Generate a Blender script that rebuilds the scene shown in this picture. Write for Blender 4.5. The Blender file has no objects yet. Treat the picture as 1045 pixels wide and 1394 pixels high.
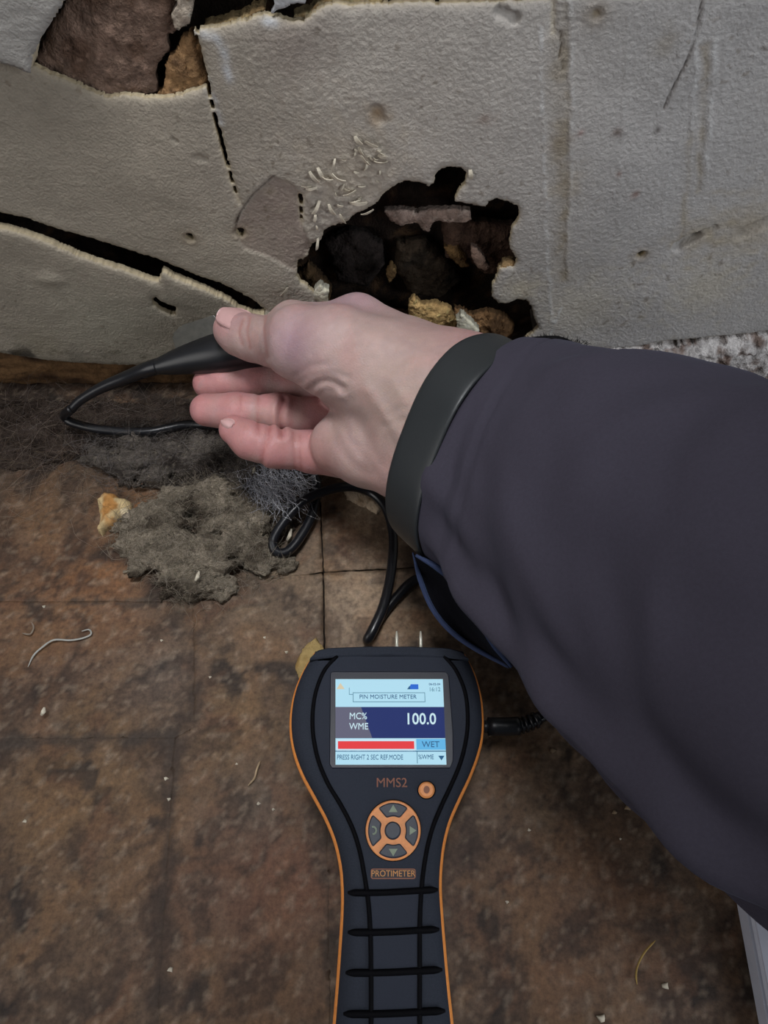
import bpy, bmesh, math, random
import numpy as np
from mathutils import Vector, Matrix

# ------------------------------------------------------------------ camera, world, lights, exposure
SC = bpy.context.scene
COL = SC.collection
random.seed(7)
RNG = np.random.default_rng(7)
FPX = 1006.0                       # focal length in pixels of the 1045 x 1394 frame
CX, CY = 522.5, 697.0
PITCH = math.radians(60.0)
CAM = np.array([0.0, -0.266, 0.330])
FWD = np.array([0.0, math.cos(PITCH), -math.sin(PITCH)])
UPV = np.array([0.0, math.sin(PITCH), math.cos(PITCH)])
RGT = np.array([1.0, 0.0, 0.0])

cam_d = bpy.data.cameras.new('camera')
cam_d.sensor_fit = 'VERTICAL'
cam_d.sensor_height = 36.0
cam_d.lens = 36.0 * FPX / 1394.0
cam_d.clip_start = 0.005
cam_d.clip_end = 50
cam = bpy.data.objects.new('camera', cam_d)
COL.objects.link(cam)
cam.location = CAM
cam.rotation_euler = (math.radians(90) - PITCH, 0, 0)
SC.camera = cam

SC.view_settings.view_transform = 'Standard'
SC.view_settings.look = 'None'
SC.view_settings.gamma = 1.0
SC.view_settings.exposure = 0.0
SC.view_settings.use_curve_mapping = False

world = bpy.data.worlds.new('room_light')
SC.world = world
world.use_nodes = True
bg = world.node_tree.nodes['Background']
bg.inputs['Color'].default_value = (0.62, 0.72, 0.92, 1)
bg.inputs['Strength'].default_value = 0.08


def area(name, loc, target, size, power, color, size_y=None):
    d = bpy.data.lights.new(name, 'AREA')
    d.shape = 'RECTANGLE'
    d.size = size
    d.size_y = size_y or size
    d.energy = power
    d.color = color
    o = bpy.data.objects.new(name, d)
    COL.objects.link(o)
    o.location = loc
    o.rotation_euler = (Vector(target) - Vector(loc)).to_track_quat('-Z', 'Y').to_euler()
    return o


key = area('overhead_key', (-0.02, -0.13, 0.95), (-0.05, -0.075, 0.02), 0.22, 0.345, (0.97, 0.98, 1.0), 0.18)
key.data.spread = math.radians(38)  # unseen overhead key; narrow beam stands in for shade at lower right
area('side_fill', (0.72, -0.62, 0.50), (0.0, 0.0, 0.12), 0.40, 5.0, (0.93, 0.96, 1.0), 0.40)  # unseen fill added from the right to brighten the wall
area('room_bounce', (-0.8, -0.6, 0.55), (0.0, -0.05, 0.08), 0.6, 3.2, (1.0, 0.97, 0.94))


# ------------------------------------------------------------------ geometry helpers
def ray(px, py):
    return FWD + RGT * ((px - CX) / FPX) + UPV * ((CY - py) / FPX)


def P(px, py, d):                       # a point at forward distance d from the lens
    return CAM + ray(px, py) * d


def onz(px, py, z=0.0):                 # where the sight line meets a level plane
    r = ray(px, py)
    return CAM + r * ((z - CAM[2]) / r[2])


def ony(px, py, y=0.0):                 # where it meets an upright plane parallel to the wall
    r = ray(px, py)
    return CAM + r * ((y - CAM[1]) / r[1])


def W(pts, y=0.0):
    out = []
    for a, b in pts:
        q = ony(a, b, y)
        out.append((q[0], q[2]))
    return np.array(out)


def F(pts, z=0.0):
    out = []
    for a, b in pts:
        q = onz(a, b, z)
        out.append((q[0], q[1]))
    return np.array(out)


def srgb(r, g, b):
    def f(c):
        c /= 255.0
        return c / 12.92 if c <= 0.04045 else ((c + 0.055) / 1.055) ** 2.4
    return np.array([f(r), f(g), f(b)])


def c4(r, g, b):
    s = srgb(r, g, b)
    return (s[0], s[1], s[2], 1.0)


_PERM = np.random.default_rng(99).permutation(4096)
_GR = np.random.default_rng(98).normal(size=(4096, 3))
_GR /= np.linalg.norm(_GR, axis=1)[:, None]


def vnoise(x, y, z=0.0, seed=0):        # gradient noise, about -1 .. 1
    x = np.asarray(x, float); y = np.asarray(y, float)
    flat = np.isscalar(z)
    z = np.zeros_like(x) + z + seed * 0.317
    ix, iy, iz = np.floor(x), np.floor(y), np.floor(z)
    fx, fy, fz = x - ix, y - iy, z - iz
    ix = ix.astype(np.int64); iy = iy.astype(np.int64); iz = iz.astype(np.int64) + seed * 17
    ux = fx * fx * fx * (fx * (fx * 6 - 15) + 10)
    uy = fy * fy * fy * (fy * (fy * 6 - 15) + 10)
    uz = fz * fz * fz * (fz * (fz * 6 - 15) + 10)
    r = 0.0
    for dz in ((0,) if flat else (0, 1)):
        for dx in (0, 1):
            hx = _PERM[(ix + dx) & 4095]
            for dy in (0, 1):
                g = _GR[_PERM[(_PERM[(hx + iy + dy) & 4095] + iz + dz) & 4095]]
                w = (ux if dx else 1 - ux) * (uy if dy else 1 - uy)
                if not flat: w = w * (uz if dz else 1 - uz)
                r = r + w * (g[..., 0] * (fx - dx) + g[..., 1] * (fy - dy) + (0 if flat else g[..., 2] * (fz - dz)))
    return r * (1.9 if flat else 1.6)


def fbm(x, y, z=0.0, seed=0, octs=4, gain=0.5):
    r = 0; a = 1.0; s = 0.0
    for k in range(octs):
        f = 2.03 ** k; ca, sa = math.cos(0.6 * k), math.sin(0.6 * k)
        X = np.asarray(x) * f; Y = np.asarray(y) * f
        r = r + a * vnoise(X * ca - Y * sa + 3.1 * k, X * sa + Y * ca - 1.7 * k, z if np.isscalar(z) else z * f, seed + k)
        s += a; a *= gain
    return r / s * 1.6


def sstep(a, b, x):
    t = np.clip((x - a) / (b - a), 0, 1)
    return t * t * (3 - 2 * t)


def sd_poly(U, V, poly):
    d = np.full(U.shape, 1e9); ins = np.zeros(U.shape, bool)
    n = len(poly)
    for i in range(n):
        ax, ay = poly[i]; bx, by = poly[(i + 1) % n]
        ex, ey = bx - ax, by - ay
        wx, wy = U - ax, V - ay
        t = np.clip((wx * ex + wy * ey) / (ex * ex + ey * ey + 1e-18), 0, 1)
        d = np.minimum(d, (wx - ex * t) ** 2 + (wy - ey * t) ** 2)
        c = ((ay > V) != (by > V))
        with np.errstate(divide='ignore', invalid='ignore'):
            xx = (bx - ax) * (V - ay) / (by - ay if by != ay else 1e-12) + ax
        ins ^= c & (U < xx)
    d = np.sqrt(d)
    return np.where(ins, -d, d)


def sd_line(U, V, pts):
    d = np.full(U.shape, 1e9)
    for (ax, ay), (bx, by) in zip(pts[:-1], pts[1:]):
        ex, ey = bx - ax, by - ay
        t = np.clip(((U - ax) * ex + (V - ay) * ey) / (ex * ex + ey * ey + 1e-18), 0, 1)
        d = np.minimum(d, (U - ax - ex * t) ** 2 + (V - ay - ey * t) ** 2)
    return np.sqrt(d)


def crom(pts, n, closed=False):
    pts = np.asarray(pts, float)
    m = len(pts); out = []
    segs = m if closed else m - 1
    for i in range(segs):
        if closed:
            p0, p1, p2, p3 = pts[(i - 1) % m], pts[i], pts[(i + 1) % m], pts[(i + 2) % m]
        else:
            p1, p2 = pts[i], pts[i + 1]
            p0 = pts[i - 1] if i > 0 else 2 * p1 - p2
            p3 = pts[i + 2] if i + 2 < m else 2 * p2 - p1
        for k in range(n):
            t = k / n
            out.append(0.5 * (2 * p1 + (p2 - p0) * t + (2 * p0 - 5 * p1 + 4 * p2 - p3) * t * t + (3 * p1 - p0 - 3 * p2 + p3) * t ** 3))
    if not closed:
        out.append(pts[-1])
    return np.array(out)


def resample(pts, n, closed=False):
    pts = np.asarray(pts, float)
    q = np.vstack([pts, pts[:1]]) if closed else pts
    s = np.concatenate([[0], np.cumsum(np.linalg.norm(np.diff(q, axis=0), axis=1))])
    t = np.linspace(0, s[-1], n + 1)[:-1] if closed else np.linspace(0, s[-1], n)
    return np.stack([np.interp(t, s, q[:, k]) for k in range(q.shape[1])], 1)


def link(name, me, mat=None, parent=None):
    o = bpy.data.objects.new(name, me)
    COL.objects.link(o)
    if mat is not None and not me.materials:
        me.materials.append(mat)
    if parent is not None:
        o.parent = parent
        o.matrix_parent_inverse = parent.matrix_basis.inverted()
    return o


def mesh(name, verts, faces, mat=None, parent=None, cols=None, smooth=True):
    verts = np.asarray(verts, float)
    me = bpy.data.meshes.new(name)
    if isinstance(faces, np.ndarray):
        k = faces.shape[1]; nf = len(faces)
        me.vertices.add(len(verts)); me.vertices.foreach_set('co', verts.ravel())
        me.loops.add(nf * k); me.loops.foreach_set('vertex_index', faces.ravel().astype(np.int32))
        me.polygons.add(nf)
        me.polygons.foreach_set('loop_start', np.arange(0, nf * k, k, dtype=np.int32))
        me.update(calc_edges=True)
        me.validate()
    else:
        me.from_pydata([tuple(v) for v in verts], [], [tuple(int(i) for i in f) for f in faces])
        me.update()
    me.polygons.foreach_set('use_smooth', [smooth] * len(me.polygons))
    if cols is not None:
        a = me.color_attributes.new('Col', 'FLOAT_COLOR', 'POINT')
        cc = np.ones((len(verts), 4)); cc[:, :3] = cols
        a.data.foreach_set('color', cc.ravel())
    return link(name, me, mat, parent)


def tag(o, label=None, cat=None, group=None, kind=None):
    if label: o['label'] = label
    if cat: o['category'] = cat
    if group: o['group'] = group
    if kind: o['kind'] = kind
    return o


def empty(name, loc):
    o = bpy.data.objects.new(name, None)
    o.empty_display_size = 0.02
    o.location = loc
    COL.objects.link(o)
    return o


def plate(name, polys_in, polys_out, box, step, hfun, cfun, thick, to3d, mat, parent=None, jit=0.0005, jscale=350, rim=(200, 190, 165), rimvar=0.25, seed=0):
    """A sheet with thickness: the area inside polys_in and outside polys_out, cut along its own ragged contour."""
    u = np.arange(box[0], box[1] + step / 2, step); v = np.arange(box[2], box[3] + step / 2, step)
    U, V = np.meshgrid(u, v, indexing='ij')
    sd = np.full(U.shape, 1e9)
    for p in polys_in:
        sd = np.minimum(sd, sd_poly(U, V, p))
    for p in polys_out:
        sd = np.maximum(sd, -sd_poly(U, V, p))
    sd = sd + jit * (fbm(U * jscale, V * jscale, 0.0, seed + 5, 3))
    gu, gv = np.gradient(sd, step)
    gl = np.sqrt(gu ** 2 + gv ** 2) + 1e-9
    near = np.abs(sd) < 0.62 * step
    U = np.where(near, U - sd * gu / gl ** 2 * np.minimum(gl, 1), U); V = np.where(near, V - sd * gv / gl ** 2 * np.minimum(gl, 1), V)
    sd0 = sd
    sd = np.where(near, 0.0, sd)
    H = hfun(U, V, -np.minimum(sd, 0))
    C = cfun(U, V, -np.minimum(sd, 0), H)
    n0, n1 = U.shape
    idx = np.arange(n0 * n1).reshape(n0, n1)
    ok = sd <= 0
    fo = ok[:-1, :-1] & ok[1:, :-1] & ok[1:, 1:] & ok[:-1, 1:]
    q = np.stack([idx[:-1, :-1][fo], idx[1:, :-1][fo], idx[1:, 1:][fo], idx[:-1, 1:][fo]], 1)
    e = np.concatenate([q[:, [0, 1]], q[:, [1, 2]], q[:, [2, 3]], q[:, [3, 0]]])
    key = np.sort(e, 1); key = key[:, 0] * (n0 * n1) + key[:, 1]
    un, inv, cnt = np.unique(key, return_inverse=True, return_counts=True)
    be = e[cnt[inv] == 1]
    pts = np.stack([U.ravel(), V.ravel(), H.ravel()], 1); cc = C.reshape(-1, 3)
    bv = np.unique(be)
    m1 = {int(b): i for i, b in enumerate(bv)}
    nn = len(pts); nb = len(bv)
    bp = pts[bv]
    r1 = bp.copy(); r1[:, 2] -= thick * 0.45
    nz = vnoise(bp[:, 0] * 700, bp[:, 1] * 700, 0.0, seed + 9)
    ing = -(0.04 + 0.22 * np.abs(nz)) * min(thick, 0.004)
    r1[:, 0] += gu.ravel()[bv] * ing; r1[:, 1] += gv.ravel()[bv] * ing
    r2 = bp.copy(); r2[:, 2] = np.minimum(r2[:, 2] - thick, -thick * 0.9)
    rc = srgb(*rim)[None] * (1 + rimvar * nz[:, None])
    pts = np.vstack([pts, r1, r2]); cc = np.vstack([cc, rc, rc * 0.75])
    ia = np.array([m1[int(a)] for a in be[:, 0]]); ib = np.array([m1[int(b)] for b in be[:, 1]])
    s1 = np.stack([be[:, 1], be[:, 0], nn + ia, nn + ib], 1)
    s2 = np.stack([nn + ib, nn + ia, nn + nb + ia, nn + nb + ib], 1)
    faces = np.vstack([q, s1, s2])
    used = np.unique(faces)
    rem = np.zeros(len(pts), np.int64); rem[used] = np.arange(len(used))
    pts = pts[used]; cc = cc[used]; faces = rem[faces]
    X = to3d(pts)
    a, b, c = X[faces[0][0]], X[faces[0][1]], X[faces[0][2]]
    want = to3d(np.array([[0, 0, 1.0]]))[0] - to3d(np.array([[0, 0, 0.0]]))[0]
    if np.dot(np.cross(b - a, c - a), want) < 0:
        faces = faces[:, ::-1].copy()
    return mesh(name, X, faces, mat, parent, np.clip(cc, 0, 1))


def wall3(y0=0.0):
    return lambda p: np.stack([p[:, 0], y0 - p[:, 2], p[:, 1]], 1)


def floor3(z0=0.0):
    return lambda p: np.stack([p[:, 0], p[:, 1], z0 + p[:, 2]], 1)


def tube(pts, rad, seg=10, cap=True):
    pts = np.asarray(pts, float); n = len(pts)
    rad = np.full(n, rad) if np.isscalar(rad) else np.asarray(rad, float)
    T = np.gradient(pts, axis=0); T /= np.linalg.norm(T, axis=1)[:, None] + 1e-12
    ref = np.array([0, 0, 1.0]) if abs(T[0][2]) < 0.9 else np.array([1.0, 0, 0])
    N = np.cross(T[0], ref); N /= np.linalg.norm(N)
    V = []; Fc = []
    for i in range(n):
        N = N - T[i] * np.dot(N, T[i]); N /= np.linalg.norm(N)
        B = np.cross(T[i], N)
        for k in range(seg):
            a = 2 * math.pi * k / seg
            V.append(pts[i] + rad[i] * (N * math.cos(a) + B * math.sin(a)))
    for i in range(n - 1):
        for k in range(seg):
            k2 = (k + 1) % seg
            Fc.append((i * seg + k, i * seg + k2, (i + 1) * seg + k2, (i + 1) * seg + k))
    if cap:
        Fc.append(tuple(range(seg - 1, -1, -1)))
        Fc.append(tuple((n - 1) * seg + k for k in range(seg)))
    return V, Fc


def merge(parts):
    V = []; Fc = []
    for v, f in parts:
        o = len(V)
        V.extend(v); Fc.extend([tuple(i + o for i in q) for q in f])
    return V, Fc


def surface_nets(Fv, origin, h):
    nx, ny, nz = Fv.shape
    ins = Fv < 0
    corners = [(i, j, k) for i in (0, 1) for j in (0, 1) for k in (0, 1)]
    def sl(A, c): return A[c[0]:nx - 1 + c[0], c[1]:ny - 1 + c[1], c[2]:nz - 1 + c[2]]
    tot = sum(sl(ins, c).astype(np.int8) for c in corners)
    act = (tot > 0) & (tot < 8)
    ii = np.argwhere(act)
    vid = np.full(act.shape, -1, np.int64); vid[act] = np.arange(len(ii))
    acc = np.zeros((len(ii), 3)); cnt = np.zeros(len(ii))
    for a in range(8):
        for b in range(a + 1, 8):
            ca, cb = np.array(corners[a]), np.array(corners[b])
            if np.abs(ca - cb).sum() != 1: continue
            fa = Fv[ii[:, 0] + ca[0], ii[:, 1] + ca[1], ii[:, 2] + ca[2]]
            fb = Fv[ii[:, 0] + cb[0], ii[:, 1] + cb[1], ii[:, 2] + cb[2]]
            m = (fa < 0) != (fb < 0)
            t = np.where(m, fa / np.where(m, fa - fb, 1), 0)
            acc[m] += ca + t[m, None] * (cb - ca); cnt[m] += 1
    verts = origin + (ii + acc / cnt[:, None]) * h
    quads = []
    for ax in range(3):
        o1, o2 = [(1, 2), (2, 0), (0, 1)][ax]
        A = ins
        s0 = [slice(1, -1)] * 3; s1 = [slice(1, -1)] * 3
        s0[ax] = slice(0, -1); s1[ax] = slice(1, None)
        c = A[tuple(s0)] != A[tuple(s1)]
        pos = np.argwhere(c)
        base = pos.copy()
        for k in range(3):
            if k != ax: base[:, k] += 1
        d1 = np.zeros(3, int); d1[o1] = 1
        d2 = np.zeros(3, int); d2[o2] = 1
        def g(q): return vid[q[:, 0], q[:, 1], q[:, 2]]
        Q = np.stack([g(base - d1 - d2), g(base - d2), g(base), g(base - d1)], 1)
        flip = ~A[tuple(s0)][c]
        Q[flip] = Q[flip][:, ::-1]
        quads.append(Q)
    Q = np.vstack(quads)
    return verts, Q[(Q >= 0).all(1)]


def d_cone(X, Y, Z, a, b, ra, rb):
    ba = b - a; L = np.dot(ba, ba) + 1e-12
    px, py, pz = X - a[0], Y - a[1], Z - a[2]
    t = np.clip((px * ba[0] + py * ba[1] + pz * ba[2]) / L, 0, 1)
    return np.sqrt((px - ba[0] * t) ** 2 + (py - ba[1] * t) ** 2 + (pz - ba[2] * t) ** 2) - (ra + (rb - ra) * t)


def smin(a, b, k):
    h = np.clip(0.5 + 0.5 * (b - a) / k, 0, 1)
    return b + (a - b) * h - k * h * (1 - h)


def project(Pt):
    q = Pt - CAM
    d = q @ FWD
    return CX + (q @ RGT) / d * FPX, CY - (q @ UPV) / d * FPX, d


# ------------------------------------------------------------------ materials
def new_mat(name):
    m = bpy.data.materials.new(name)
    m.use_nodes = True
    nt = m.node_tree
    return m, nt, nt.nodes['Principled BSDF']


def mat(name, color, rough=0.6, metal=0.0, noise=0.0, nscale=400, bump=0.0, bscale=900, spec=0.4, sheen=0.0, sheen_tint=(1, 1, 1), coat=0.0, vcol=False, sss=0.0, sssr=(1, .3, .15)):
    m, nt, b = new_mat(name)
    N, L = nt.nodes, nt.links
    tc = N.new('ShaderNodeTexCoord')
    src = None
    if vcol:
        at = N.new('ShaderNodeAttribute'); at.attribute_name = 'Col'
        src = at.outputs['Color']
    if noise > 0:
        n = N.new('ShaderNodeTexNoise'); n.inputs['Scale'].default_value = nscale; n.inputs['Detail'].default_value = 5; n.inputs['Roughness'].default_value = 0.65
        L.new(tc.outputs['Object'], n.inputs['Vector'])
        mr = N.new('ShaderNodeMapRange'); mr.inputs['From Min'].default_value = 0.28; mr.inputs['From Max'].default_value = 0.72
        mr.inputs['To Min'].default_value = 1 - noise; mr.inputs['To Max'].default_value = 1 + noise
        L.new(n.outputs['Fac'], mr.inputs['Value'])
        mx = N.new('ShaderNodeVectorMath'); mx.operation = 'SCALE'
        if src is not None: L.new(src, mx.inputs[0])
        else: mx.inputs[0].default_value = color[:3]
        L.new(mr.outputs['Result'], mx.inputs['Scale'])
        src = mx.outputs['Vector']
    if src is not None: L.new(src, b.inputs['Base Color'])
    else: b.inputs['Base Color'].default_value = color
    b.inputs['Roughness'].default_value = rough
    b.inputs['Metallic'].default_value = metal
    b.inputs['Specular IOR Level'].default_value = spec
    if sheen:
        b.inputs['Sheen Weight'].default_value = sheen
        b.inputs['Sheen Tint'].default_value = (*sheen_tint, 1)
        b.inputs['Sheen Roughness'].default_value = 0.4
    if coat:
        b.inputs['Coat Weight'].default_value = coat; b.inputs['Coat Roughness'].default_value = 0.15
    if sss:
        b.inputs['Subsurface Weight'].default_value = sss
        b.inputs['Subsurface Radius'].default_value = sssr
        b.inputs['Subsurface Scale'].default_value = 0.003
    if bump > 0:
        n2 = N.new('ShaderNodeTexNoise'); n2.inputs['Scale'].default_value = bscale; n2.inputs['Detail'].default_value = 4
        L.new(tc.outputs['Object'], n2.inputs['Vector'])
        bp = N.new('ShaderNodeBump'); bp.inputs['Strength'].default_value = 1.0; bp.inputs['Distance'].default_value = bump
        L.new(n2.outputs['Fac'], bp.inputs['Height'])
        L.new(bp.outputs['Normal'], b.inputs['Normal'])
    return m


def emit(name, color, strength=1.0):
    m, nt, b = new_mat(name)
    b.inputs['Base Color'].default_value = (0.01, 0.01, 0.012, 1)
    b.inputs['Roughness'].default_value = 0.6
    b.inputs['Specular IOR Level'].default_value = 0.05
    b.inputs['Emission Color'].default_value = color
    b.inputs['Emission Strength'].default_value = strength
    return m


M_PLASTER = mat('painted_plaster', None, rough=0.85, noise=0.10, nscale=260, bump=0.00055, bscale=880, spec=0.2, vcol=True)
M_ROUGH = mat('raw_masonry', None, rough=0.95, noise=0.35, nscale=330, bump=0.0011, bscale=900, spec=0.15, vcol=True)
M_FLOOR = mat('stained_hardboard', None, rough=0.66, noise=0.40, nscale=420, bump=0.00025, bscale=700, spec=0.3, vcol=True)
M_SKIN = mat('skin', None, rough=0.48, noise=0.07, nscale=300, bump=0.00022, bscale=1300, spec=0.4, vcol=True, sss=0.12)
M_NAIL = mat('fingernail', c4(190, 152, 150), rough=0.28, noise=0.05, spec=0.5)
M_SLEEVE = mat('jacket_cloth', c4(56, 53, 64), rough=0.85, noise=0.10, nscale=900, bump=0.00005, bscale=3000, spec=0.2, sheen=0.06, sheen_tint=(0.6, 0.7, 1.0))
M_LINING = mat('sleeve_lining', c4(15, 15, 20), rough=0.9, noise=0.15, nscale=900, bump=0.0001, bscale=2500, spec=0.1)
M_HEM = mat('blue_lit_hem', c4(44, 54, 82), rough=0.8, noise=0.15, nscale=900, spec=0.2, sheen=0.2, sheen_tint=(0.35, 0.55, 1.0))  # blue rim light along the cuff edge, painted into the hem colour
M_FLEECE = mat('black_fleece', c4(22, 22, 24), rough=1.0, noise=0.3, nscale=900, bump=0.0004, bscale=2500, spec=0.05)
M_BAND = mat('band_rubber', c4(38, 41, 43), rough=0.42, noise=0.08, nscale=700, spec=0.4)
M_BLACK = mat('black_plastic', c4(24, 25, 28), rough=0.36, noise=0.1, nscale=600, spec=0.5)
M_CABLE = mat('cable_rubber', c4(20, 21, 25), rough=0.33, noise=0.1, nscale=600, spec=0.5)
M_SMOKE = mat('smoky_plastic', c4(66, 64, 58), rough=0.3, noise=0.3, nscale=300, spec=0.5)
M_SHELL = mat('meter_shell', c4(42, 46, 55), rough=0.75, noise=0.16, nscale=1500, bump=0.00014, bscale=2200, spec=0.12)
M_FACE = mat('meter_face', c4(41, 45, 55), rough=0.7, noise=0.08, nscale=1200, bump=0.00004, bscale=2600, spec=0.12)
M_GROOVE = mat('meter_groove', c4(7, 7, 10), rough=0.7, noise=0.1, spec=0.06)
M_ORANGE = mat('orange_rubber', c4(205, 128, 58), rough=0.6, noise=0.12, nscale=700, spec=0.35)
M_ORANGE2 = mat('orange_print', c4(206, 134, 78), rough=0.5, noise=0.1, nscale=900, spec=0.35)
M_BROWNINK = mat('bronze_print', c4(126, 84, 66), rough=0.6, noise=0.1, spec=0.3)
M_KEY = mat('key_rubber', c4(36, 42, 54), rough=0.5, noise=0.1, nscale=900, spec=0.4)
M_ARROW = mat('key_print', c4(122, 134, 116), rough=0.6, noise=0.1, spec=0.3)
M_METAL = mat('pin_metal', c4(220, 218, 205), rough=0.35, metal=0.4, noise=0.05)
M_GLASS = mat('bezel_glass', c4(22, 25, 38), rough=0.4, noise=0.05, spec=0.3)
M_WOOD = mat('rotten_wood', None, rough=0.9, noise=0.35, nscale=260, bump=0.0006, bscale=600, spec=0.15, vcol=True)
M_DUST = mat('grey_lint', None, rough=1.0, noise=0.45, nscale=620, bump=0.0022, bscale=1300, spec=0.05, vcol=True)
M_FIBRE = mat('lint_fibre', None, rough=0.9, noise=0.2, nscale=300, spec=0.1, vcol=True)
M_CRUMB = mat('foam_crumb', None, rough=0.9, noise=0.2, nscale=320, bump=0.0006, bscale=900, spec=0.15, vcol=True)
M_WHITE = mat('white_paint', c4(176, 178, 190), rough=0.5, noise=0.05, nscale=150, spec=0.4)
M_FLAKE = mat('paint_chip', c4(192, 184, 166), rough=0.7, noise=0.12, nscale=500, spec=0.25)


# ------------------------------------------------------------------ the wall: broken plaster over a dark cavity
HOLE = W([(403, 377), (406, 358), (418, 352), (424, 334), (436, 331), (440, 317), (454, 308), (469, 305), (482, 294), (496, 288), (507, 283), (515, 276), (520, 268),
          (527, 262), (539, 254), (552, 249), (572, 251), (583, 256), (590, 252), (592, 240), (600, 232), (614, 229), (628, 231), (636, 238), (634, 252), (625, 262), (619, 277),
          (638, 280), (652, 283), (661, 284), (666, 276), (676, 273), (690, 276), (703, 281), (708, 290), (705, 303), (698, 312), (695, 325), (694, 340), (702, 352),
          (704, 360), (699, 366), (690, 366), (680, 370), (676, 380), (670, 394), (669, 406), (679, 414), (692, 415), (703, 410), (716, 410), (723, 420), (727, 434), (733, 449),
          (722, 458), (700, 476), (600, 500), (500, 470), (450, 425), (443, 412), (432, 406), (420, 394), (410, 388)])
LCRACK = W([(-220, 235), (-100, 262), (0, 291), (40, 300), (80, 314), (120, 326), (160, 337), (190, 346), (215, 354), (240, 365), (270, 378), (300, 388), (325, 400), (345, 411), (362, 424),
            (350, 426), (325, 419), (314, 409), (300, 401), (270, 388), (240, 376), (221, 366), (217, 382), (200, 378), (170, 366), (140, 357), (110, 347), (85, 336), (60, 325), (30, 315), (0, 307), (-100, 280), (-220, 255)])
NICK = W([(207, 405), (213, 402), (219, 409), (230, 413), (240, 417), (239, 429), (230, 427), (217, 421), (208, 413)])
SLIT = W([(268, 40), (272, 62), (281, 100), (287, 132), (296, 165), (303, 190), (313, 232), (326, 279), (323, 277), (309, 236), (298, 196), (292, 176), (281, 126), (270, 90), (262, 60)])
RIGHTSLIT = W([(409, 265), (412, 268), (412, 300), (410, 308), (408, 303), (407, 285), (405, 270)])
TOPCRACK = W([(751.5, -20), (754, -20), (755, 20), (754, 46), (752, 46), (752, 20)])
OUTER = W([(-420, -140), (-200, -10), (-60, 52), (0, 77), (22, 86), (48, 95), (72, 105), (100, 117), (122, 128), (145, 137), (170, 134), (196, 138), (226, 137), (250, 131), (279, 122), (283, 118), (274, 92), (268, 66), (262, 44),
           (280, 41), (300, 39), (318, 34), (335, 28), (350, 22), (362, 21), (376, 24), (390, 29), (402, 31), (412, 28), (424, 21), (438, 12), (452, 6), (475, 10), (500, 8), (530, 8), (570, 6), (610, 7), (650, 6), (700, 4), (745, 2),
           (770, -6), (900, -8), (1100, -12), (1600, -30), (1700, 405), (1300, 430), (1120, 447), (1045, 453), (1000, 458), (950, 462), (905, 466), (880, 471), (850, 476), (815, 478), (780, 479), (752, 474), (735, 470), (715, 482),
           (600, 510), (500, 505), (400, 500), (330, 494), (260, 493), (190, 498), (150, 499), (110, 497), (60, 492), (30, 487), (0, 481), (-100, 470), (-420, 450)])

OUTER[0] = (-0.46, 0.215); OUTER[-1] = (-0.46, 0.034)
for _i in range(len(OUTER)):
    if OUTER[_i, 0] > 0.235: OUTER[_i] = (0.46, 0.221) if OUTER[_i, 1] > 0.12 else (0.46, 0.050)


def holes_at(spots):
    out = []
    for px, py, r in spots:
        c = W([(px, py)])[0]
        k = 0.34 / FPX * r
        out.append(np.array([(c[0] + k * math.cos(a), c[1] + k * math.sin(a) * 1.0) for a in np.linspace(0, 2 * math.pi, 13)[:-1]]))
    return out


PUNCHED = holes_at([(258, 323, 5.5), (327, 320, 6.0), (873, 348, 5.0), (812, 20, 2.5)])
BARE = W([(318, 318), (328, 292), (345, 266), (372, 240), (388, 246), (402, 254), (409, 268), (411, 306), (424, 336), (402, 372), (366, 352), (330, 340)])
STREAKS = [(W(p), a, w) for p, a, w in [
    ([(735, 40), (738, 130), (741, 240), (745, 360), (752, 440)], 0.00035, 0.0007),
    ([(775, 0), (778, 120), (777, 230), (773, 330), (771, 380)], 0.00055, 0.0008),
    ([(768, 10), (771, 120), (770, 230), (768, 380)], -0.0004, 0.0008),
    ([(757, 60), (760, 200), (764, 380)], -0.00025, 0.0016),
    ([(662, 20), (665, 110), (668, 210)], 0.00025, 0.0006), ([(856, 20), (852, 100), (845, 200), (840, 320)], 0.0003, 0.0006),
    ([(950, 40), (944, 130), (937, 220), (930, 320)], 0.00045, 0.0006), ([(962, 60), (957, 150), (950, 260)], -0.0004, 0.0007),
    ([(975, 50), (968, 140), (962, 230)], 0.0004, 0.0006), ([(988, 50), (985, 110), (986, 140)], 0.0003, 0.0006),
    ([(928, 60), (912, 180), (900, 330)], 0.0003, 0.0006), ([(940, 180), (934, 260), (928, 330)], -0.0004, 0.0006),
    ([(345, 60), (350, 130), (361, 200), (368, 240)], 0.00029, 0.0007), ([(378, 55), (384, 110), (388, 150)], 0.00025, 0.0007),
    ([(765, 420), (755, 440), (745, 462)], 0.0005, 0.0007), ([(750, 440), (790, 380)], 0.0002, 0.0009)]]
HAIRLINES = [(W(p), w) for p, w in [
    ([(956, 0), (951, 30), (946, 56), (936, 82), (925, 104), (914, 126), (904, 150)], 0.00042), ([(763, 45), (764, 66), (761, 80)], 0.0004), ([(766, 84), (765, 96)], 0.0003),
    ([(318, 318), (326, 292), (344, 266), (372, 240)], 0.00035), ([(320, 306), (324, 296)], 0.0004)]]
EDGEWEAR = [W(p) for p in [[(268, 48), (280, 46), (296, 52), (305, 68), (308, 92), (312, 108)], [(278, 108), (290, 140), (298, 168)], [(362, 28), (374, 30)]]]
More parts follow.
